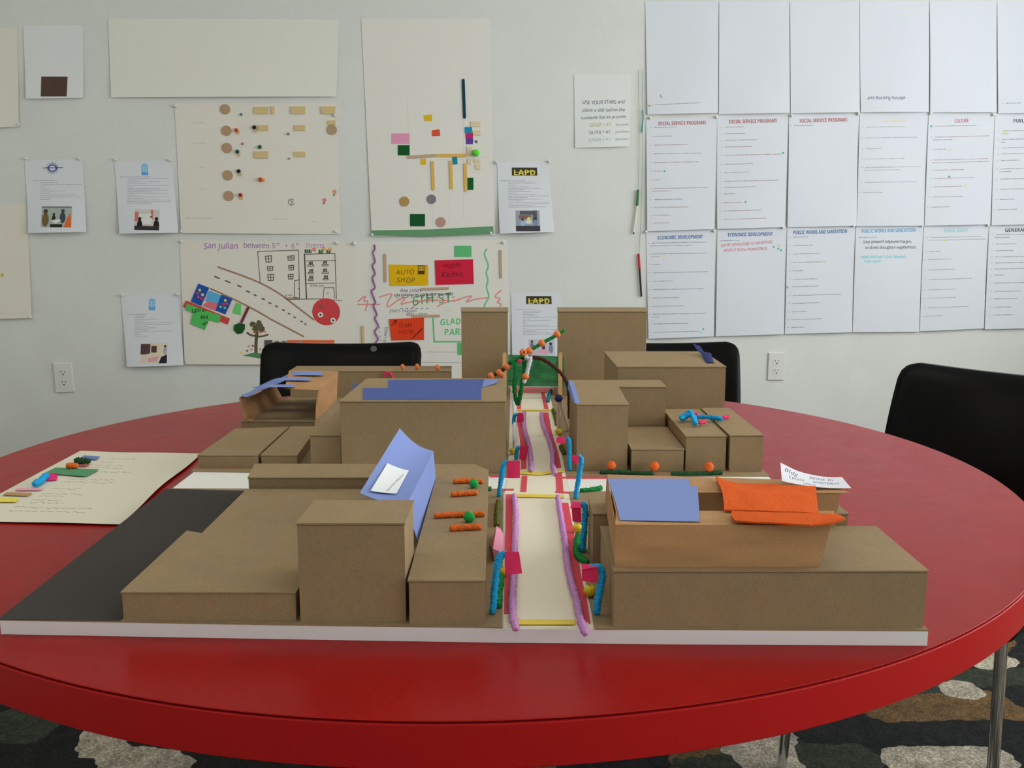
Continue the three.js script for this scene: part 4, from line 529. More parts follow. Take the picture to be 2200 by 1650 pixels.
// base: foam board with chipboard blocks and coloured paper streets
{
  const cx = -0.048, cz = -1.46, b = thing('model_base', 'white foam board base of the street model with paper street', 'model base', [cx, TABLE.y + 0.0002, cz]);
  const L = (pts) => pts.map(([x, z]) => [x - cx, z - cz]), dy = TABLE.y + 0.0002, put = (n, pts, y0, y1, m) => part(n, uvMetres(prism(L(pts), y0 - dy, y1 - dy), 0.12), m, b);
  const fr = [[-0.4665, -0.8235], [-0.3, -0.8165], [-0.15, -0.8105], [-0.006, -0.8052], [0.15, -0.8018], [0.3685, -0.799]];
  put('foam_board', [...fr, [0.37, -2.125], [-0.468, -2.125]], dy, BOARD, foamWhite);
  put('chipboard_block', [[-0.4665, -0.8232], [-0.3, -0.8162], [-0.15, -0.8102], [-0.0085, -0.8056], [-0.0115, -1.2605], [-0.47, -1.268]], BOARD, GROUND, chip);
  put('chipboard_block', [[0.0735, -0.8028], [0.369, -0.7993], [0.3705, -1.255], [0.0775, -1.252]], BOARD, GROUND, chip);
  put('chipboard_block', [[-0.472, -1.362], [-0.006, -1.338], [-0.0035, -2.12], [-0.47, -2.12]], BOARD, GROUND, chip);
  put('chipboard_block', [[0.0785, -1.335], [0.3705, -1.335], [0.3705, -2.12], [0.0835, -2.12]], BOARD, GROUND, chip);
  put('cross_street', [[-0.466, -1.262], [-0.012, -1.2555], [-0.012, -1.337], [-0.466, -1.352]], BOARD, BOARD + 0.0006, whitePaper);
  put('cross_street', [[0.078, -1.2465], [0.369, -1.25], [0.369, -1.332], [0.078, -1.333]], BOARD, BOARD + 0.0006, whitePaper);
  put('street_paper', [[-0.0075, -0.8062], [0.0725, -0.8045], [0.0765, -1.25], [0.078, -1.335], [0.0825, -2.11], [-0.0025, -2.11], [-0.004, -1.34], [-0.0095, -1.258]], BOARD, BOARD + 0.001, cream).userData.label = 'cream paper roadway';
  put('black_sheet', [[-0.4675, -0.8222], [-0.3545, -0.8185], [-0.3545, -0.998], [-0.3355, -0.989], [-0.3355, -1.16], [-0.345, -1.164], [-0.345, -1.252], [-0.4735, -1.264]], GROUND, GROUND + 0.0005, blackPaper).userData.label = 'dark grey paper ground sheet';
  const strip = (n, pts, m, h = BOARD + 0.0016) => { const P = pts.map(([x, y]) => onLevel(x, y, h)); put(n, P.map((p) => [p.x, p.z]), h - 0.0005, h, m); };
  strip('red_strip', [[1083, 1318], [1097, 1318], [1102, 1062], [1087, 1062]], redPaper); strip('red_strip', [[1252, 1330], [1269, 1340], [1261, 1290], [1249, 1240], [1237, 1165], [1221, 1080], [1204, 1080], [1218, 1160], [1230, 1235]], redPaper);
  strip('red_strip', [[1118, 1056], [1131, 1056], [1133, 1022], [1121, 1022]], redPaper); strip('red_strip', [[1196, 1057], [1211, 1060], [1207, 1012], [1193, 1012]], redPaper);
  strip('red_strip', [[1119, 1008], [1131, 1006], [1131, 975], [1130, 955], [1122, 925], [1120, 905], [1122, 886], [1112, 886], [1112, 912], [1117, 945], [1120, 985]], redPaper); strip('red_strip', [[1192, 1006], [1206, 1004], [1199, 970], [1186, 930], [1178, 886], [1160, 886], [1166, 910], [1176, 940], [1188, 970]], redPaper);
  strip('red_strip', [[1111, 880], [1119, 880], [1121, 846], [1113, 846]], redPaper); strip('red_strip', [[1170, 880], [1179, 880], [1170, 843], [1162, 843]], redPaper); strip('red_strip', [[1104, 844], [1190, 844], [1188, 832], [1107, 832]], std(tone(196, 110, 112, 0.6), 0.85));
  for (const p of [[[1052, 1021], [1090, 1021], [1090, 1025], [1052, 1025]], [[1056, 1050], [1104, 1050], [1104, 1054], [1056, 1054]], [[1208, 1024], [1304, 1024], [1304, 1028], [1208, 1028]], [[1193, 1055], [1236, 1057], [1236, 1061], [1193, 1059]]]) strip('red_edging', p, redPaper, BOARD + 0.0012);
  // yellow crossing strips, lying over the red edging
  for (const [p, h] of [[[[1096, 1321], [1118, 1331], [1235, 1331], [1235, 1341], [1112, 1341], [1096, 1330]], 0.0026], [[[1108, 1061], [1212, 1063], [1212, 1069], [1109, 1067]], 0.0026], [[[1117, 1012], [1160, 1015], [1212, 1008], [1212, 1013], [1160, 1020], [1118, 1018]], 0.0026], [[[1111, 879], [1184, 879], [1184, 882], [1111, 882]], 0.0026]]) strip('yellow_strip', p, yellowPaper, BOARD + h);
}

// chipboard buildings: separate wall panels and a roof sheet, with open seams
const group4 = 'plain chipboard building blocks of the model';
function building(label, pts, h, y0 = GROUND, mat = chip, opt = {}) {
  const cx = pts.reduce((a, p) => a + p[0], 0) / pts.length, cz = pts.reduce((a, p) => a + p[1], 0) / pts.length, t = 0.0016, g = thing('cardboard_building', label, 'building model', [cx, y0 + 0.0001, cz], 0, group4);
  const P = pts.map(([x, z]) => [x - cx, z - cz]), n = P.length;
  let area = 0; for (let i = 0; i < n; i++) { const [a, b] = P[i], [c, d] = P[(i + 1) % n]; area += a * d - c * b; } const sgn = area > 0 ? 1 : -1;
  for (let i = 0; i < n; i++) {
    const [x0, z0] = P[i], [x1, z1] = P[(i + 1) % n], L = Math.hypot(x1 - x0, z1 - z0); if (L < 0.004) continue;
    const ang = Math.atan2(z1 - z0, x1 - x0), nx = -Math.sin(ang) * sgn, nz = Math.cos(ang) * sgn;   // inward
    const w = part('wall_panel', uvMetres(box(L - 0.0022, h - t - 0.0007, t), 0.13), mat, g); w.position.set((x0 + x1) / 2 + nx * (t / 2 + 0.0009), (h - t - 0.0007) / 2, (z0 + z1) / 2 + nz * (t / 2 + 0.0009)); w.rotation.y = -ang;
  }
  part('roof_panel', uvMetres(prism(P, h - t, h), 0.13), mat, g);
  return g;
}
building('long low flat building left of the front cube, on the black paper', [[-0.353, -0.8188], [-0.1945, -0.8188], [-0.1945, -0.891], [-0.0965, -0.891], [-0.0965, -1.1655], [-0.334, -1.1655], [-0.334, -0.988], [-0.353, -0.997]], 0.0274);
building('tall cube building in the left front row', [[-0.192, -0.8157], [-0.0948, -0.8157], [-0.0942, -0.8885], [-0.1905, -0.8885]], 0.0928);
building('L-shaped building with orange sticks and green pompoms on its roof', [[-0.093, -0.8106], [-0.0236, -0.8106], [-0.0302, -1.205], [-0.0495, -1.236], [-0.3435, -1.24], [-0.333, -1.1672], [-0.0955, -1.1672]], 0.0416);
building('big block with blue roof sheet, left of the street', [[-0.2483, -1.3485], [-0.0085, -1.3485], [-0.0085, -1.5615], [-0.2405, -1.5615]], 0.1066);
building('narrow block against the left side of the big blue-roofed block', [[-0.297, -1.3675], [-0.2505, -1.3675], [-0.2505, -1.569], [-0.29, -1.569]], 0.0526);
building('low flat block at the left edge, outer of two', [[-0.4665, -1.3786], [-0.3772, -1.3786], [-0.3787, -1.584], [-0.4648, -1.573]], 0.0198);
building('low flat block at the left edge, inner of two', [[-0.3745, -1.384], [-0.3192, -1.384], [-0.331, -1.595], [-0.3762, -1.595]], 0.0185);
building('low block under the kraft paper arch', [[-0.4705, -1.62], [-0.341, -1.62], [-0.341, -1.838], [-0.4705, -1.838]], 0.0222);
building('long back building with three small orange beads on its roof', [[-0.4676, -1.98], [-0.1289, -1.98], [-0.1309, -2.055], [-0.4676, -2.055]], 0.057);
building('narrow tall tower at the back, left of the street', [[-0.1074, -2.0], [-0.0078, -2.0], [-0.0082, -2.108], [-0.1128, -2.108]], 0.1804);
building('wide tall tower at the back, right of the street', [[0.0947, -2.0], [0.2831, -2.0], [0.299, -2.108], [0.1, -2.108]], 0.1804);
building('L-shaped tall block right of the street', [[0.0936, -1.362], [0.17, -1.362], [0.1723, -1.5197], [0.2495, -1.5197], [0.2505, -1.59], [0.0966, -1.59]], 0.0993);
building('low block in the corner of the right-hand L-shaped block', [[0.1735, -1.3566], [0.2515, -1.3566], [0.2513, -1.5165], [0.1748, -1.5165]], 0.0342);
building('block carrying the blue and pink chenille figure', [[0.2535, -1.362], [0.314, -1.362], [0.3155, -1.575], [0.253, -1.575]], 0.0524);
building('outermost block of the right middle row', [[0.3171, -1.3593], [0.3675, -1.3593], [0.365, -1.5745], [0.3172, -1.5745]], 0.0543);
building('large block at the right back with a curled navy paper', [[0.1805, -1.62], [0.368, -1.62], [0.3695, -1.735], [0.36, -1.829], [0.1775, -1.829]], 0.1176);
building('long front block under the kraft paper courtyard building', [[0.0892, -0.8045], [0.368, -0.8045], [0.3695, -0.933], [0.0892, -0.933]], 0.0529);
building('block behind the right front block, hidden under kraft paper', [[0.083, -0.9505], [0.348, -0.9505], [0.348, -1.019], [0.0835, -1.019]], 0.0605);

// folded and draped papers
const V = (x, y, z) => new THREE.Vector3(x, y, z);
function placed(name, label, category, o) { return thing(name, label, category, [o.x, o.y, o.z]); }
{ // kraft arch over the low block, with three blue strips
  const yb = 0.7776, o = V(-0.405, yb, -1.73), g = placed('kraft_paper_arch', 'kraft paper arch with a half-open roof over the left block', 'paper model', o);
  const add = (n, geo, m) => { recentre([geo], o); return part(n, geo, m, g); };
  add('wall', quadSheet(V(-0.3335, 0.8318, -1.622), V(-0.3366, 0.8333, -1.832), V(-0.3415, yb, -1.832), V(-0.3405, yb, -1.622), 6, 6, 0.0004, (p, u, v) => { p.x -= 0.0015 * Math.sin(Math.PI * v) * (1 - u * 0.5); }), kraft);
  add('roof', quadSheet(V(-0.432, 0.8355, -1.83), V(-0.3366, 0.8333, -1.832), V(-0.3335, 0.8318, -1.622), V(-0.392, 0.834, -1.622), 6, 6), kraft);
  add('wall', quadSheet(V(-0.462, 0.8135, -1.83), V(-0.4715, 0.8185, -1.622), V(-0.4625, yb, -1.622), V(-0.445, yb, -1.83), 8, 8, 0.0004, (p, u, v) => { p.x -= 0.0012 * Math.sin(Math.PI * v); }), kraft);
  add('foot_flap', quadSheet(V(-0.463, yb + 0.001, -1.64), V(-0.45, yb + 0.0006, -1.66), V(-0.449, yb + 0.0006, -1.615), V(-0.4625, yb + 0.001, -1.6215), 2, 2), kraft);
  add('eave_flap', quadSheet(V(-0.462, 0.8138, -1.83), V(-0.444, 0.8165, -1.83), V(-0.452, 0.8195, -1.63), V(-0.4715, 0.8188, -1.63), 4, 4), kraft);
}
const strips3 = [['back strip', [[583, 808], [692, 794], [693, 802], [588, 815]], -1.78], ['middle strip', [[541, 835], [664, 815], [668, 818], [560, 836]], -1.71], ['front strip', [[518, 850], [632, 835], [634, 840], [525, 851]], -1.635]];
for (const [n, q, z] of strips3) { // each spans from the outer wall to the roof of the arch
  const dz = n[0] === 'b' ? 0.022 : 0.014, A = onDepth(...q[0], z - dz), B = V(onDepth(...q[1], z - dz).x, 0.8362, z - dz), C = V(onDepth(...q[2], z + dz).x, 0.8358, z + dz), D = onDepth(...q[3], z + dz); A.y = Math.max(A.y, 0.8195); D.y = Math.max(D.y, 0.8195);
  const o = V((A.x + C.x) / 2, 0.8195, z), geo = quadSheet(A, B, C, D, 16, 2, 0.0004, (p, u) => { const t = Math.min(1, u / 0.5), k = t * t * (3 - 2 * t); p.y = 0.8197 + (0.8372 - 0.8197) * k; }); recentre([geo], o);
  single('blue_paper_strip', geo, bluePaper, 'pale blue paper strip across the kraft arch, ' + n, 'paper', [o.x, o.y, o.z], 'blue strips across the kraft arch');
}
{ // kraft courtyard building on the right front block
  const yb = 0.8081, yt = 0.8466, o = V(0.2, yb, -0.88), g = placed('kraft_paper_courtyard', 'long kraft paper building with an open middle, right front', 'paper model', o), add = (n, geo) => { recentre([geo], o); return part(n, geo, kraft, g); };
  add('front_wall', quadSheet(V(0.0917, yt, -0.8155), V(0.2828, yt - 0.0008, -0.8155), V(0.2745, yb, -0.8135), V(0.0914, yb, -0.8135), 12, 6, 0.0004, (p, u, v) => { p.z += 0.0015 * Math.sin(Math.PI * v) * Math.sin(3 * u); }));
  add('front_roof', quadSheet(V(0.0965, yt, -0.8575), V(0.3, yt, -0.8575), V(0.2828, yt - 0.0008, -0.8155), V(0.0917, yt, -0.8155), 6, 2));
  add('back_roof', quadSheet(V(0.1015, yt + 0.0004, -0.99), V(0.322, yt - 0.0006, -0.968), V(0.339, yt - 0.002, -0.926), V(0.0985, yt, -0.9205), 8, 2));
  add('courtyard_wall', quadSheet(V(0.0985, yt - 0.0004, -0.9208), V(0.329, yt - 0.0024, -0.9268), V(0.326, yb + 0.0002, -0.928), V(0.0985, yb + 0.0002, -0.924), 6, 2));
  add('end_wall', quadSheet(V(0.1012, yt - 0.0002, -0.99), V(0.092, yt - 0.0004, -0.8165), V(0.0918, yb + 0.0002, -0.8165), V(0.0998, 0.8166, -0.99), 4, 4));
  add('end_strip', quadSheet(V(0.0987, yt, -0.9203), V(0.106, yt, -0.9203), V(0.104, yt, -0.8578), V(0.0965, yt, -0.8578), 1, 2));
}
function lying(name, label, category, marks, h, m, wave = 0, thick = 0.0005, group) {   // outlined piece lying level at height h, softly buckled
  const P = marks.map(([x, y]) => onLevel(x, y, h)), o = V(P.reduce((a, p) => a + p.x, 0) / P.length, h, P.reduce((a, p) => a + p.z, 0) / P.length);
  const s = new THREE.Shape(P.map((p) => new THREE.Vector2(p.x - o.x, -(p.z - o.z)))); let g = new THREE.ExtrudeGeometry(s, { depth: thick, bevelEnabled: false }); g.rotateX(-Math.PI / 2);
  return single(name, uvMetres(g, 0.1), m, label, category, [o.x, o.y, o.z], group);
}
{ // blue sheet over the courtyard
  lying('blue_roof_sheet', 'periwinkle paper sheet covering the left half of the courtyard building', 'paper', [[1306, 1029], [1481, 1029], [1481, 1044], [1499, 1046], [1501, 1080], [1503, 1121], [1420, 1120], [1332, 1118], [1322, 1078], [1313, 1052]], 0.8472, bluePaper);
  const hf = 0.8488, F = [[[1538, 1027], [1580, 1037], [1690, 1046], [1752, 1047]], [[1552, 1065], [1600, 1066], [1700, 1068], [1755, 1072]], [[1556, 1097], [1620, 1100], [1700, 1102], [1759, 1105]]].map((r) => r.map(([x, y]) => onLevel(x, y, hf))), fo = V(0.24, hf - 0.001, -0.89);
  const fg = sheet((u, v) => { const a = Math.min(2, Math.floor(u * 3)), t = u * 3 - a, b = Math.min(1, Math.floor(v * 2)), s = v * 2 - b, p = lerp3(lerp3(F[b][a], F[b][a + 1], t), lerp3(F[b + 1][a], F[b + 1][a + 1], t), s); p.y += 0.002 * noise3(u * 5, v * 4, 2) + 0.003 * Math.sin(Math.PI * v) * (1 - u); return p; }, 24, 16, 0.0016);
  const F2 = [[[1572, 1099], [1660, 1101], [1760, 1104], [1797, 1104]], [[1570, 1109], [1660, 1112], [1770, 1116], [1816, 1118]], [[1578, 1119], [1660, 1124], [1740, 1129], [1800, 1123]]].map((r) => r.map(([x, y]) => onLevel(x, y, hf + 0.002)));
  const sg = sheet((u, v) => { const a = Math.min(2, Math.floor(u * 3)), t = u * 3 - a, b = Math.min(1, Math.floor(v * 2)), s = v * 2 - b, p = lerp3(lerp3(F2[b][a], F2[b][a + 1], t), lerp3(F2[b + 1][a], F2[b + 1][a + 1], t), s); p.y += 0.0012 * Math.sin(Math.PI * v) + 0.001 * noise3(u * 6, v * 3, 7); return p; }, 24, 8, 0.0016);
  recentre([fg, sg], fo); const f = thing('orange_felt', 'orange felt cover on the right half of the courtyard building', 'felt', [fo.x, fo.y, fo.z]); part('felt_sheet', fg, felt, f); part('folded_edge', sg, felt, f);
}
function noteTex(w, h, bg, draw) { const cv = document.createElement('canvas'); cv.width = w; cv.height = h; const c = cv.getContext('2d'); c.fillStyle = bg; c.fillRect(0, 0, w, h); draw(c); const t = new THREE.CanvasTexture(cv); t.colorSpace = THREE.SRGBColorSpace; return std(new THREE.Color(1, 1, 1), 0.8, { map: t }); }
{ // curled white note
  const top = [[1677, 994], [1712, 1011], [1745, 1020], [1780, 1025], [1809, 1025]], bot = [[1680, 1033], [1712, 1040], [1745, 1045], [1785, 1048], [1829, 1049]];
  const P = (L, z) => new THREE.CatmullRomCurve3(L.map(([x, y]) => onDepth(x, y, z))), a = P(top, -0.962), b = P(bot, -0.934), o = V(0.3, 0.8475, -0.95);
  const geo = sheet((u, v) => { const p = lerp3(a.getPoint(u), b.getPoint(u), v); p.y = Math.max(p.y, 0.8474); return p; }, 20, 6); recentre([geo], o);
  single('paper_note', geo, noteTex(600, 200, css(215, 216, 222, 0.66), (c) => { const k = 'rgb(60,60,66)'; hand(c, 'Bldg', 30, 78, 66, k, 0.05, { slant: 0.25 }); hand(c, 'REUSE TO', 270, 78, 50, k, 0, {}); hand(c, 'CREATE', 70, 145, 46, k, 0); hand(c, 'APARTMENT', 300, 138, 44, k, 0, { track: 0.95 }); hand(c, 'SPACE', 210, 188, 42, k, 0); }), 'curled white handwritten note on the courtyard building', 'note', [o.x, o.y, o.z]);
}
{ // folded periwinkle awning rising from the gap beside the L-shaped building
  const z0 = -1.165, z1 = -0.935, o = V(-0.12, 0.79, -1.05), g = placed('folded_blue_sheet', 'folded periwinkle paper standing beside the front cube', 'paper', o);
  const e0 = onDepth(930.5, 968.7, z0), e1 = onDepth(868, 1092, z1), f0 = onDepth(932, 1035, z0), f1 = onDepth(897, 1163, z1), a0 = onDepth(858.8, 920, z0), a1 = onDepth(773, 1059, z1 - 0.035);
  e1.copy(onDepth(872, 1086, z1 - 0.005)); f1.x = Math.min(f1.x, -0.0948); f0.x = -0.0958; 
  const side = quadSheet(e0, e1, f1, f0, 6, 4), top = quadSheet(a0, e0, e1, a1, 8, 8, 0.0004, (p, u, v) => { p.y -= 0.006 * Math.sin(Math.PI * u) * (1 - 0.6 * v); });
  recentre([side, top], o); part('upper_leaf', top, bluePaper, g); part('lower_leaf', side, bluePaper, g);
  const leaf = (u, v) => { const p = lerp3(lerp3(a0, e0, u), lerp3(a1, e1, u), v); p.y -= 0.006 * Math.sin(Math.PI * u) * (1 - 0.6 * v); return p; };
  const N = new THREE.Vector3().subVectors(a1, a0).cross(new THREE.Vector3().subVectors(e0, a0)).normalize();
  const seen = (p) => { const y = p.y - EYE, d = -p.z * cP - y * sP; return [FRAME_W / 2 + FOCAL * p.x / d, FRAME_H / 2 - FOCAL * (y * cP - p.z * sP) / d]; };
  const find = (x, y) => { let best = 1e9, r = [0, 0]; for (let i = 0; i <= 80; i++) for (let j = 0; j <= 80; j++) { const [a, b] = seen(leaf(i / 80, j / 80)), e = (a - x) ** 2 + (b - y) ** 2; if (e < best) { best = e; r = [i / 80, j / 80]; } } return r; };
  const q = [[831, 996], [877, 1013], [849, 1064], [794, 1057]].map((m) => find(...m)), o2 = leaf(...q[3]), mix = (a, b, t) => [a[0] + (b[0] - a[0]) * t, a[1] + (b[1] - a[1]) * t];
  const ng = sheet((u, v) => { const [s, t] = mix(mix(q[0], q[1], u), mix(q[3], q[2], u), v); return leaf(s, t).addScaledVector(N, 0.0012 + 0.0012 * v); }, 6, 6, 0.0003); recentre([ng], o2);
  single('paper_note', ng, noteTex(260, 360, css(222, 224, 224, 0.6), (c) => { c.translate(120, 330); c.rotate(-Math.PI / 2 + 0.28); hand(c, 'Apartment Bldg Roof', 0, 40, 31, 'rgb(70,70,78)', 0, { slant: 0.2, track: 0.92 }); }), 'small white handwritten note on the folded periwinkle paper', 'note', [o2.x, o2.y, o2.z]);
}
lying('blue_roof_sheet', 'dark blue notched paper on the roof of the big left block', 'paper', [[780, 834], [834, 834], [834, 817], [1041, 815], [1040, 829], [1034.5, 832], [1033.6, 859], [780, 859]], GROUND + 0.1068, darkBlue);
{ const a = onLevel(1040, 816, GROUND + 0.1075), o = V(a.x, GROUND + 0.1075, a.z + 0.01), geo = quadSheet(onLevel(1040, 815, GROUND + 0.1076), onDepth(1070, 814, -1.53), onDepth(1067, 822, -1.5), onLevel(1036, 832, GROUND + 0.1076), 6, 3); recentre([geo], o); single('blue_paper_scrap', geo, bluePaper, 'pale blue paper tab at the right end of the dark blue roof sheet', 'paper', [o.x, o.y, o.z]); }
{ // jagged blue scrap behind the left corner of the big block
  const z = -1.575, pts = [[747, 846], [754, 833], [757, 834], [760, 815], [765, 826], [773, 824], [768, 834], [764, 848]].map(([x, y]) => onDepth(x, y, z)), o = V(pts[0].x, GROUND + 0.0002, z), s = new THREE.Shape(pts.map((p, i) => new THREE.Vector2(p.x - o.x, i === 0 || i === pts.length - 1 ? 0 : Math.max(0, p.y - o.y))));
  single('blue_paper_scrap', new THREE.ExtrudeGeometry(s, { depth: 0.0004, bevelEnabled: false }), bluePaper, 'jagged blue paper scrap behind the big left block', 'paper', [o.x, o.y, o.z]);
}
{ // pale blue strip folded over the edge of the right L-shaped block
  const h = GROUND + 0.0996, o = V(0.095, h, -1.47), A = onLevel(1225, 818, h), B = onLevel(1231, 818, h), C = onLevel(1247, 867, h), D = V(0.0925, h, -1.368), g = placed('blue_paper_strip', 'pale blue strip folded over the edge of the right L-shaped block', 'paper', o);
  A.x = 0.0955; const top = quadSheet(A, B, C, D, 2, 8, 0.0004, (p, u, v) => { p.y += 0.0004; }), side = quadSheet(V(A.x - 0.0008, h + 0.0004, A.z), V(D.x - 0.0008, h + 0.0004, D.z), V(D.x - 0.0012, h - 0.006, D.z - 0.05), V(A.x - 0.0022, h - 0.013, A.z), 8, 2); recentre([top, side], o); part('upper_flap', top, bluePaper, g); part('hanging_flap', side, bluePaper, g);
}
{ // curled navy paper on the right back block
  const h = GROUND + 0.1178, P = [[[1489, 738], [1505, 744]], [[1498, 752], [1512, 755]], [[1506, 760], [1526, 758]], [[1512, 771], [1530, 768]], [[1518, 781], [1535, 782]]], zz = [-1.79, -1.775, -1.75, -1.705, -1.66], Q = P.map((r, i) => r.map(([x, y]) => { const p = onDepth(x, y, zz[i]); p.y = Math.max(p.y, h); return p; })), o = V(Q[4][0].x, h, Q[4][0].z);
  const c0 = new THREE.CatmullRomCurve3(Q.map((r) => r[0])), c1 = new THREE.CatmullRomCurve3(Q.map((r) => r[1])), geo = sheet((u, v) => { const p = lerp3(c0.getPoint(v), c1.getPoint(v), u); p.y += 0.002 * Math.sin(Math.PI * u) * v; return p; }, 6, 16); recentre([geo], o);
  single('navy_paper_curl', geo, navyPaper, 'curled navy paper on the roof of the right back block', 'paper', [o.x, o.y, o.z]);
}

// lamp posts: blue stem with a pink banner
function lamp(label, base, bend, banner, foldTop) {
  const B = onLevel(...base, GROUND + 0.0002), z = B.z, g = thing('banner_post', label, 'lamp post model', [B.x, B.y, B.z], 0, 'blue posts with pink banners along the street'), L = ([x, y], dz = 0) => onDepth(x, y, z + dz).sub(B);
  part('post', fuzzy([V(0, 0, 0), ...bend.map((q) => L(q))], 0.0031), mBlue, g);
  const q = banner.map((p) => L(p, 0.0034)); part('banner', quadSheet(q[0], q[1], q[2], q[3], 4, 6, 0.0005, (p, u, v) => { p.z += 0.0012 * Math.sin(Math.PI * u) * v; }), pinkPaper, g);
  if (foldTop) { const f = foldTop.map((p, i) => L(p, i < 2 ? -0.004 : 0.006)); part('banner_fold', quadSheet(f[0], f[1], f[2], f[3], 2, 3, 0.0005), pinkPaper, g); }
}
lamp('left banner post nearest the camera', [1058, 1318], [[1062, 1270], [1067, 1225], [1072, 1200], [1080, 1191], [1090, 1190]], [[1085, 1185], [1115, 1186], [1122, 1232], [1085, 1234]]);
lamp('left banner post second from the camera', [1072, 1067], [[1076, 1035], [1080, 1008], [1083, 996], [1092, 992]], [[1089, 990], [1117, 990], [1117, 1027], [1090, 1027]]);
lamp('left banner post third from the camera', [1109, 987], [[1110, 970], [1112, 963], [1118, 961]], [[1117, 958], [1136, 958], [1131, 987], [1115, 987]]);
lamp('left banner post farthest from the camera', [1103, 912], [[1104, 900], [1106, 892], [1112, 890]], [[1112, 888], [1124, 888], [1126, 908], [1110, 908]]);
lamp('right banner post nearest the camera', [1281, 1320], [[1284, 1290], [1291, 1258], [1294, 1232], [1290, 1220], [1276, 1219], [1262, 1222]], [[1250, 1222], [1285, 1219], [1285, 1251], [1250, 1248]], [[1249, 1211], [1284, 1212], [1284, 1218], [1250, 1223]]);
lamp('right banner post second from the camera', [1252, 1186], [[1254, 1150], [1257, 1110], [1257, 1090], [1253, 1083], [1248, 1082]], [[1228, 1090], [1248, 1090], [1249, 1122], [1230, 1120]], [[1228, 1078], [1247, 1079], [1250, 1091], [1225, 1091]]);
lamp('right banner post third from the camera', [1236, 1071], [[1240, 1045], [1245, 1015], [1249, 990], [1246, 982], [1240, 982]], [[1226, 978], [1244, 978], [1242, 998], [1233, 996]]);
lamp('right banner post farthest from the camera', [1224, 1011], [[1223, 985], [1223, 955], [1221, 943], [1216, 941]], [[1195, 939], [1216, 938], [1216, 951], [1196, 952]]);

// pipe cleaners
function stem(name, label, pts, m, r = 0.003, group) { const o = pts.reduce((a, p) => (p.y < a.y ? p : a), pts[0]).clone(); o.y -= r; const g = fuzzy(pts, r); recentre([g], o); return single(name, g, m, label, 'pipe cleaner', [o.x, o.y, o.z], group); }
const onG = (L, r = 0.003, y = GROUND) => L.map(([x, q]) => onLevel(x, q, y + r));
stem('pipe_cleaner', 'purple pipe cleaner along the left road edge, front block', onG([[1110, 1352], [1104, 1335], [1101, 1300], [1104, 1230], [1106, 1165], [1108, 1110], [1105, 1064]], 0.0035, BOARD + 0.0026), mPurple, 0.003, 'purple chenille road edges');
stem('pipe_cleaner', 'purple pipe cleaner along the right road edge, front block', onG([[1259, 1362], [1248, 1335], [1238, 1285], [1228, 1252], [1220, 1215], [1213, 1160], [1205, 1110], [1198, 1066]], 0.0035, BOARD + 0.0026), mPurple, 0.003, 'purple chenille road edges');
stem('pipe_cleaner', 'purple pipe cleaner along the left road edge, far block', onG([[1141, 1011], [1140, 980], [1136, 955], [1128, 925], [1125, 900], [1127, 886]], 0.003, BOARD + 0.0026), mPurple, 0.003, 'purple chenille road edges');
stem('pipe_cleaner', 'purple pipe cleaner along the right road edge, far block', onG([[1193, 1017], [1188, 1000], [1188, 975], [1180, 945], [1168, 915], [1163, 888]], 0.003, BOARD + 0.0026), mPurple, 0.003, 'purple chenille road edges');
stem('pipe_cleaner', 'orange pipe cleaner on the L-shaped roof, farthest from the camera', onG([[973, 1034], [1005, 1033], [1038, 1034]], 0.003, GROUND + 0.0418), mOrange, 0.003, 'orange chenille benches on the roof');
stem('pipe_cleaner', 'orange pipe cleaner on the L-shaped roof, second from the back', onG([[968, 1062], [1000, 1060], [1027, 1058]], 0.003, GROUND + 0.0418), mOrange, 0.003, 'orange chenille benches on the roof');
stem('pipe_cleaner', 'longest orange pipe cleaner on the L-shaped roof', onG([[932, 1108], [990, 1105], [1042, 1104]], 0.003, GROUND + 0.0418), mOrange, 0.003, 'orange chenille benches on the roof');
stem('pipe_cleaner', 'orange pipe cleaner on the L-shaped roof, nearest the camera', onG([[965, 1135], [1000, 1133], [1035, 1132]], 0.003, GROUND + 0.0418), mOrange, 0.003, 'orange chenille benches on the roof');
stem('pipe_cleaner', 'green pipe cleaner lying behind the nearest left banner post', onG([[1071, 1302], [1073, 1270], [1077, 1235]], 0.003), mGreen, 0.003);
stem('pipe_cleaner', 'olive pipe cleaner on the left pavement behind the pink folded paper', onG([[1068, 1128], [1069, 1100], [1071, 1076]], 0.003), mOlive, 0.003);
stem('pipe_cleaner', 'green pipe cleaner curving on the right pavement by the near yellow bead', onG([[1243, 1150], [1239, 1172], [1243, 1195], [1262, 1209]], 0.003), mGreen, 0.0034);
stem('pipe_cleaner', 'dark green pipe cleaner lying in the right cross street', onG([[1246, 1054], [1270, 1052], [1294, 1048]], 0.003, BOARD + 0.0008), mGreen, 0.003);
stem('pipe_cleaner', 'dark green pipe cleaner in front of the right L-shaped block', onG([[1288, 1014], [1345, 1015], [1405, 1017]], 0.003), mDarkGreen, 0.003);
stem('pipe_cleaner', 'dark green pipe cleaner in front of the outer right blocks', onG([[1441, 1017], [1500, 1017], [1553, 1015]], 0.003), mDarkGreen, 0.003);
stem('pipe_cleaner', 'olive pipe cleaner on the right pavement by the white sticks', onG([[1197, 912], [1193, 895], [1188, 880]], 0.003), mOlive, 0.003);
stem('pipe_cleaner', 'short dark olive pipe cleaner by the farthest right banner post', onG([[1212, 974], [1208, 966], [1205, 958]], 0.003), mOlive, 0.003);
stem('pipe_cleaner', 'teal pipe cleaner at the far end of the right pavement', onG([[1177, 862], [1180, 848], [1184, 838]], 0.003), mTeal, 0.003);
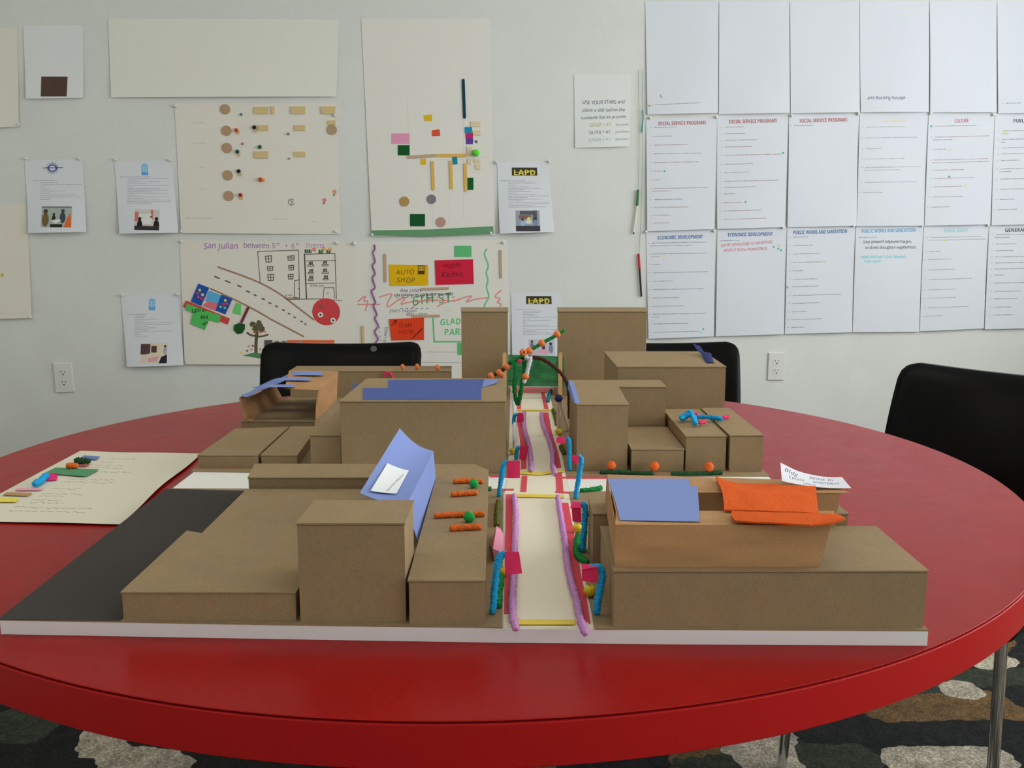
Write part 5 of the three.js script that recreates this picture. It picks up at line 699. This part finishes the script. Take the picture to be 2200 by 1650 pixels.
stem('pipe_cleaner', 'short green chenille end beside the L-shaped building at the left cross street', onG([[1048, 1050], [1056, 1049]], 0.003, BOARD + 0.0016), mGreen, 0.003);
stem('pipe_cleaner', 'long white pipe cleaner lying on the left pavement', onG([[1108, 964], [1106, 930], [1106, 890], [1103, 850]], 0.0026), mWhite, 0.0026);

// pompoms and beads
function pom(label, x, y, r, m, h, group) { const p = onLevel(x, y + r * 0.75, h), R = r * 1e-3; single('pompom', pompomGeo(R), m, label, 'pompom', [p.x, h + R * 0.94, p.z], group); }
const RY = GROUND + 0.0418;
pom('green pompom between the back pair of orange pipe cleaners', 1018, 1044, 5.6, pomGreen, RY, 'green pompoms on the roof'); pom('green pompom between the front pair of orange pipe cleaners', 1008, 1117, 5.8, pomGreen, RY, 'green pompoms on the roof');
pom('orange pompom before the right L-shaped block', 1313, 1004, 6.4, pomOrange, GROUND + 0.0055, 'orange pompoms on the dark green stems'); pom('orange pompom before the low corner block', 1406, 1006, 6.8, pomOrange, GROUND + 0.0055, 'orange pompoms on the dark green stems'); pom('orange pompom before the block with the chenille figure', 1523, 1007, 6.8, pomOrange, GROUND + 0.0055, 'orange pompoms on the dark green stems');
function bead(label, x, y, R, m, h, turn = [0, 0, 0], group) { const p = onLevel(x, y, h), o = single('bead', beadGeo(R), m, label, 'bead', [p.x, h + R * 0.92, p.z], group); o.rotation.set(...turn); return o; }
bead('yellow wooden bead nearest the camera, right pavement', 1267, 1281, 0.0062, beadYellow, GROUND, [0.1, 0, 0], 'yellow beads'); bead('yellow wooden bead under the second right banner post', 1240, 1143, 0.0056, beadYellow, GROUND, [0.1, 0, 0.1], 'yellow beads'); bead('yellow wooden bead at the foot of the white sticks', 1200, 934, 0.0062, beadYellow, GROUND, [0, 0, 0], 'yellow beads'); bead('yellow wooden bead on the left pavement by the third post', 1102, 976, 0.0056, beadYellow, GROUND, [0, 0, 0], 'yellow beads'); bead('yellow wooden bead behind the nearest left banner post', 1080, 1238, 0.005, std(tone(200, 150, 30, 0.5), 0.5), GROUND, [0, 0, 0], 'yellow beads');
for (const [x, y, w] of [[865, 795, 'leftmost'], [896, 794, 'middle'], [940, 796, 'rightmost']]) { const o = bead('small orange bead on the back roof, ' + w, x, y, 0.0062, beadOrange, GROUND + 0.0571, [0, 0, 0], 'orange beads on the back roof'); o.scale.set(0.7, 1.15, 0.7); o.position.y = GROUND + 0.0571 + 0.0062 * 0.92 * 1.15; }

// pink folded paper gem on the left pavement
{
  const B = onLevel(1066, 1205, GROUND), o = V(B.x, GROUND + 0.0002, B.z), g = placed('folded_pink_paper', 'pale pink folded paper shape on the left pavement', 'paper', o);
  const P = (x, y, h) => { const p = onLevel(x, y, GROUND + h); return p; };
  const apex = P(1067, 1130, 0.012), r1 = P(1075, 1136, 0.009), r2 = P(1075, 1186, 0.012), f1 = P(1059, 1179, 0.016), l1 = P(1053, 1168, 0.004), b1 = P(1062, 1204, 0.002), c = P(1085, 1188, 0.0006), d = P(1085, 1152, 0.0006);
  const geos = [quadSheet(apex, r1, r2, f1), quadSheet(apex, f1, b1, l1), quadSheet(f1, r2, P(1078, 1196, 0.001), b1), quadSheet(r1, d, c, r2)]; recentre(geos, o); ['facet', 'facet', 'facet', 'facet'].forEach((n, i) => part(n, geos[i], palePink, g));
}
// blue and pink chenille figure on the right-hand roofs
{
  const h = GROUND + 0.0556, o = onLevel(1500, 905, h), g = thing('chenille_figure', 'twisted blue chenille figure with pink tips on the right roofs', 'chenille figure', [o.x, h - 0.0005, o.z]), P = (x, y, k) => onLevel(x, y, h + k).sub(V(o.x, h - 0.0005, o.z));
  part('blue_stem', fuzzy([P(1462, 898, 0.004), P(1468, 893, 0.006), P(1474, 894, 0.006), P(1478, 886, 0.01), P(1484, 886, 0.011), P(1488, 895, 0.007), P(1494, 908, 0.004), P(1496, 911, 0.003)], 0.0032), mBlue, g);
  part('blue_stem', fuzzy([P(1496, 895, 0.004), P(1520, 896, 0.004), P(1540, 898, 0.0042), P(1552, 901, 0.004)], 0.0032), mBlue, g); part('blue_stem', fuzzy([P(1463, 900, 0.004), P(1470, 898, 0.004), P(1482, 892, 0.008), P(1496, 900, 0.004)], 0.0032), mBlue, g);
  part('pink_tip', fuzzy([P(1492, 890, 0.004), P(1500, 894, 0.004)], 0.003), mMagenta, g); part('pink_tip', fuzzy([P(1552, 898, 0.003), P(1566, 895, 0.003)], 0.0025), mMagenta, g); part('pink_tip', fuzzy([P(1502, 909, 0.003), P(1517, 905, 0.003)], 0.0025), mMagenta, g);
}
// magenta loop on the front of the back building
{ const z = -1.974, P = (x, y) => onDepth(x, y, z), pts = [P(824, 811), P(829, 802), P(836, 800), P(841, 806), P(843, 812)], o = V(P(833, 812).x, GROUND, z), g = fuzzy(pts.concat([P(842, 830), P(841, 844)]), 0.0028); recentre([g], o); single('pipe_cleaner', g, mMagenta, 'magenta chenille loop in front of the back building', 'pipe cleaner', [o.x, o.y, o.z]); }

// white sticks with a navy pompom, right pavement
{
  const z = -1.6, p = onDepth(1200, 856, z), a = onLevel(1200, 921, GROUND), b = onLevel(1221, 926, GROUND), o = V(a.x, GROUND + 0.0001, a.z), g = placed('pompom_on_sticks', 'navy pompom on two splayed white sticks, right pavement', 'sculpture', o);
  const st = (q) => { const A = p.clone().sub(o), Bq = q.clone().sub(o), d = A.clone().sub(Bq), m = part('stick', new THREE.CylinderGeometry(0.0036, 0.0036, d.length(), 12), std(tone(184, 178, 160, 0.55), 0.7), g); m.position.copy(Bq).addScaledVector(d, 0.5); m.quaternion.setFromUnitVectors(V(0, 1, 0), d.normalize()); };
  a.y += 0.001; b.y += 0.001; st(a); st(b); part('pompom', pompomGeo(0.0066), pomNavy, g).position.copy(p.clone().sub(o));
}
// green hanging panel on two craft sticks
{
  const z = -1.962, o = V(0.05, GROUND + 0.0001, z), g = placed('green_street_sign', 'green banner panel between two notched craft sticks, far end of street', 'banner', o), a = onDepth(1092, 762, z), b = onDepth(1212, 766, z), c = onDepth(1213, 831, z), d = onDepth(1091, 829, z);
  const tex = grain(128, (x, y, n) => { const v = 0.82 + 0.25 * (tileNoise(x, y, n, 6, 81) - 0.5) + 0.2 * (tileNoise(Math.floor(x / 12) * 12, y, n, 60, 82) - 0.5); return [v * 0.95, v, v]; });
  const pg = quadSheet(a, b, c, d, 6, 4, 0.0008); recentre([pg], o); part('panel', pg, std(tone(62, 120, 78, 0.5), 0.85, { map: tex }), g);
  for (const x of [1084, 1204]) { const t = onDepth(x, 757, z), w = 0.0042, s = new THREE.Shape(), H = t.y - GROUND - 0.0002; s.moveTo(-w, 0); s.lineTo(w, 0); for (let i = 0; i < 8; i++) { const y = H - 0.035 + i * 0.0042; s.lineTo(w, y); s.lineTo(w - 0.0012, y + 0.001); s.lineTo(w, y + 0.002); } s.absarc(0, H - w, w, 0, Math.PI, false); for (let i = 7; i >= 0; i--) { const y = H - 0.035 + i * 0.0042; s.lineTo(-w, y + 0.002); s.lineTo(-w + 0.0012, y + 0.001); s.lineTo(-w, y); }
    part('notched_stick', new THREE.ExtrudeGeometry(s, { depth: 0.0018, bevelEnabled: false }), std(tone(176, 142, 98, 0.55), 0.7), g).position.set(t.x - o.x, 0, 0.0012); }
}
// bead bridge: brown arch, green and white stems threaded with orange beads
{
  const z = -1.6, base = onLevel(1223, 908, GROUND), o = V(0.05, GROUND + 0.0001, z), g = placed('bead_arch', 'brown chenille arch with orange beads, green loop and white stem over the street', 'sculpture', o), P = (x, y, dz = 0) => onDepth(x, y, z + dz).sub(o);
  part('brown_stem', fuzzy([P(1047, 812), P(1060, 806), P(1075, 799), P(1090, 786), P(1100, 776), P(1120, 769), P(1143, 768), P(1165, 772), P(1188, 786), P(1207, 804), P(1217, 820), P(1222, 840), P(1223, 868), P(1224, 900)], 0.003), mBrown, g);
  part('green_stem', fuzzy([P(1214, 709, 0.006), P(1196, 720, 0.006), P(1165, 737, 0.006), P(1140, 752, 0.006), P(1124, 762, 0.006), P(1110, 772, 0.004), P(1095, 779, 0.004)], 0.003), mGreen, g);
  part('green_stem', fuzzy([P(1103, 777, 0.006), P(1108, 790, 0.006), P(1105, 830, 0.006), P(1108, 858, 0.006), P(1112, 868, 0.006), P(1116, 856, 0.006), P(1121, 830, 0.006), P(1126, 800, 0.004), P(1127, 775, 0.004)], 0.0034), mGreen, g);
  part('white_stem', fuzzy([P(1127, 764, 0.01), P(1137, 771, 0.01), P(1139, 768, 0.01), P(1136, 785, 0.01), P(1131, 805, 0.01), P(1125, 824, 0.01)], 0.0034), mWhite, g);
  const B = (x, y, R, dz, rot) => { const b = part('bead', beadGeo(R, 0.3), beadOrange, g); b.position.copy(P(x, y, dz)); b.rotation.set(...rot); };
  for (const [x, y] of [[1197, 718], [1164, 737], [1138, 754]]) B(x, y, 0.0065, 0.006, [0, 0, -1.0]);
  B(1124, 757, 0.0064, 0.011, [1.35, 0, -0.3]); B(1129, 809, 0.0062, 0.01, [0, 0, -0.15]); for (const [x, y] of [[1089, 788], [1073, 801], [1055, 808]]) B(x, y, 0.0064, 0.0005, [0, 0, -1.0]);
  const mg = part('magenta_bead', beadGeo(0.0042), mMagenta, g); mg.position.copy(P(1117, 776, 0.009));
}
// magenta scrap behind the big left block, white scrap on its corner
{ const z = -1.7, a = onDepth(1077, 806, z), b = onDepth(1081, 806, z), y0 = GROUND, o = V(a.x, y0 + 0.0001, z), w = b.x - a.x, h = a.y - y0; single('magenta_paper_strip', box(w, h, 0.0006, w / 2, h / 2, 0), pinkPaper, 'narrow magenta strip standing behind the right end of the blue roof sheet', 'paper', [o.x, o.y, o.z]); }

// ---------------------------------------------------------------- legend sheet on the table
{
  const y = TABLE.y + 0.0003, Q = [onLevel(173, 972, y), onLevel(428, 979, y), onLevel(257, 1130, y), onLevel(-108, 1121, y)], o = Q.reduce((a, p) => a.add(p), V(0, 0, 0)).multiplyScalar(0.25), g = thing('legend_sheet', 'cream legend sheet with glued samples on the table, left of the model', 'paper', [o.x, y, o.z]);
  Q.splice(0, 4, onLevel(173, 972, y), onLevel(432, 978, y), onLevel(257, 1130, y), onLevel(-108, 1121, y));
  const W = 900, H = 700, cv = document.createElement('canvas'); cv.width = W; cv.height = H; const c = cv.getContext('2d'); c.fillStyle = css(190, 185, 167, 0.68); c.fillRect(0, 0, W, H);
  // layout on the sheet itself: u to the right, v towards the camera
  const loc = (x, yy) => { const p = onLevel(x, yy, y), ex = Q[1].clone().sub(Q[0]), ez = Q[3].clone().sub(Q[0]), d = p.sub(Q[0]), det = ex.x * ez.z - ex.z * ez.x; return [(d.x * ez.z - d.z * ez.x) / det, (ex.x * d.z - ex.z * d.x) / det]; };
  const ink = 'rgb(120,112,98)', words = (x, yy, n, s) => { const [u, v] = loc(x, yy); let px = u * W; c.strokeStyle = ink; c.lineWidth = 2; for (let i = 0; i < n; i++) { c.beginPath(); let q = px; c.moveTo(q, v * H); for (let k = 0; k < 6; k++) { q += s / 6; c.lineTo(q, v * H + rr(-7, 7)); } c.stroke(); px = q + 10; } };
  for (const [x, yy, n, s] of [[232, 988, 4, 45], [216, 995, 2, 40], [202, 1002, 3, 60], [190, 1007, 3, 70], [212, 1016, 3, 60], [140, 1032, 4, 70], [134, 1038, 4, 70], [108, 1053, 2, 80], [85, 1064, 3, 75], [80, 1069, 2, 70], [64, 1077, 2, 80], [60, 1083, 2, 90], [25, 1093, 5, 80], [10, 1101, 5, 80]]) words(x, yy, n, s);
  const tx = new THREE.CanvasTexture(cv); tx.colorSpace = THREE.SRGBColorSpace;
  const geo = quadSheet(Q[0], Q[1], Q[2], Q[3], 16, 16, 0.0003, (p, u, v) => { p.y += 0.0016 + 0.002 * Math.max(0, u - 0.8) * 5 * Math.sin(Math.PI * v) + 0.0014 * noise3(u * 3, v * 3, 5); if (u > 0.9) p.x += 0.002 * Math.sin(v * 9) * (u - 0.9) * 10; }); geo.translate(-o.x, -y, -o.z); part('sheet', geo, std(new THREE.Color(1, 1, 1), 0.85, { map: tx }), g);
  const hh = y + 0.0036, sw = (n, pts, m) => { const P = pts.map(([x, q]) => onLevel(x, q, hh)), k = uvMetres(prism(P.map((p) => [p.x - o.x, p.z - o.z]), hh - y, hh - y + 0.0006), 0.1); part(n, k, m, g); };
  sw('blue_sample', [[180, 979], [214, 981], [207, 988], [174, 986]], std(tone(95, 105, 150, 0.6), 0.85)); sw('red_sample', [[168, 999], [192, 999], [188, 1002], [166, 1002]], redPaper); sw('green_sample', [[120, 1005], [213, 1009], [184, 1024], [96, 1017]], std(tone(72, 122, 88, 0.6), 0.85));
  sw('magenta_sample', [[104, 1018], [125, 1018], [121, 1032], [98, 1033]], std(tone(190, 40, 100, 0.58), 0.9)); sw('pink_sample', [[36, 1049], [94, 1050], [88, 1054], [33, 1054]], std(tone(198, 140, 150, 0.6), 0.85)); sw('brown_sample', [[15, 1058], [70, 1060], [60, 1066], [6, 1064]], std(tone(150, 116, 82, 0.6), 0.85)); sw('yellow_sample', [[-8, 1071], [40, 1071], [34, 1079], [-14, 1079]], std(tone(205, 190, 70, 0.6), 0.85));
  const fs = (n, L, m, r) => { const k = fuzzy(L.map(([x, q]) => onLevel(x, q, hh + r)), r); k.translate(-o.x, -y, -o.z); part(n, k, m, g); };
  fs('dark_green_stem_sample', [[160, 989], [178, 990], [195, 990]], mDarkGreen, 0.0045); fs('orange_stem_sample', [[142, 1001], [168, 1001]], mOrange, 0.0045); fs('blue_stem_sample', [[100, 1021], [86, 1034], [74, 1041]], mBlue, 0.0042);
}

renderer.render(scene, camera);
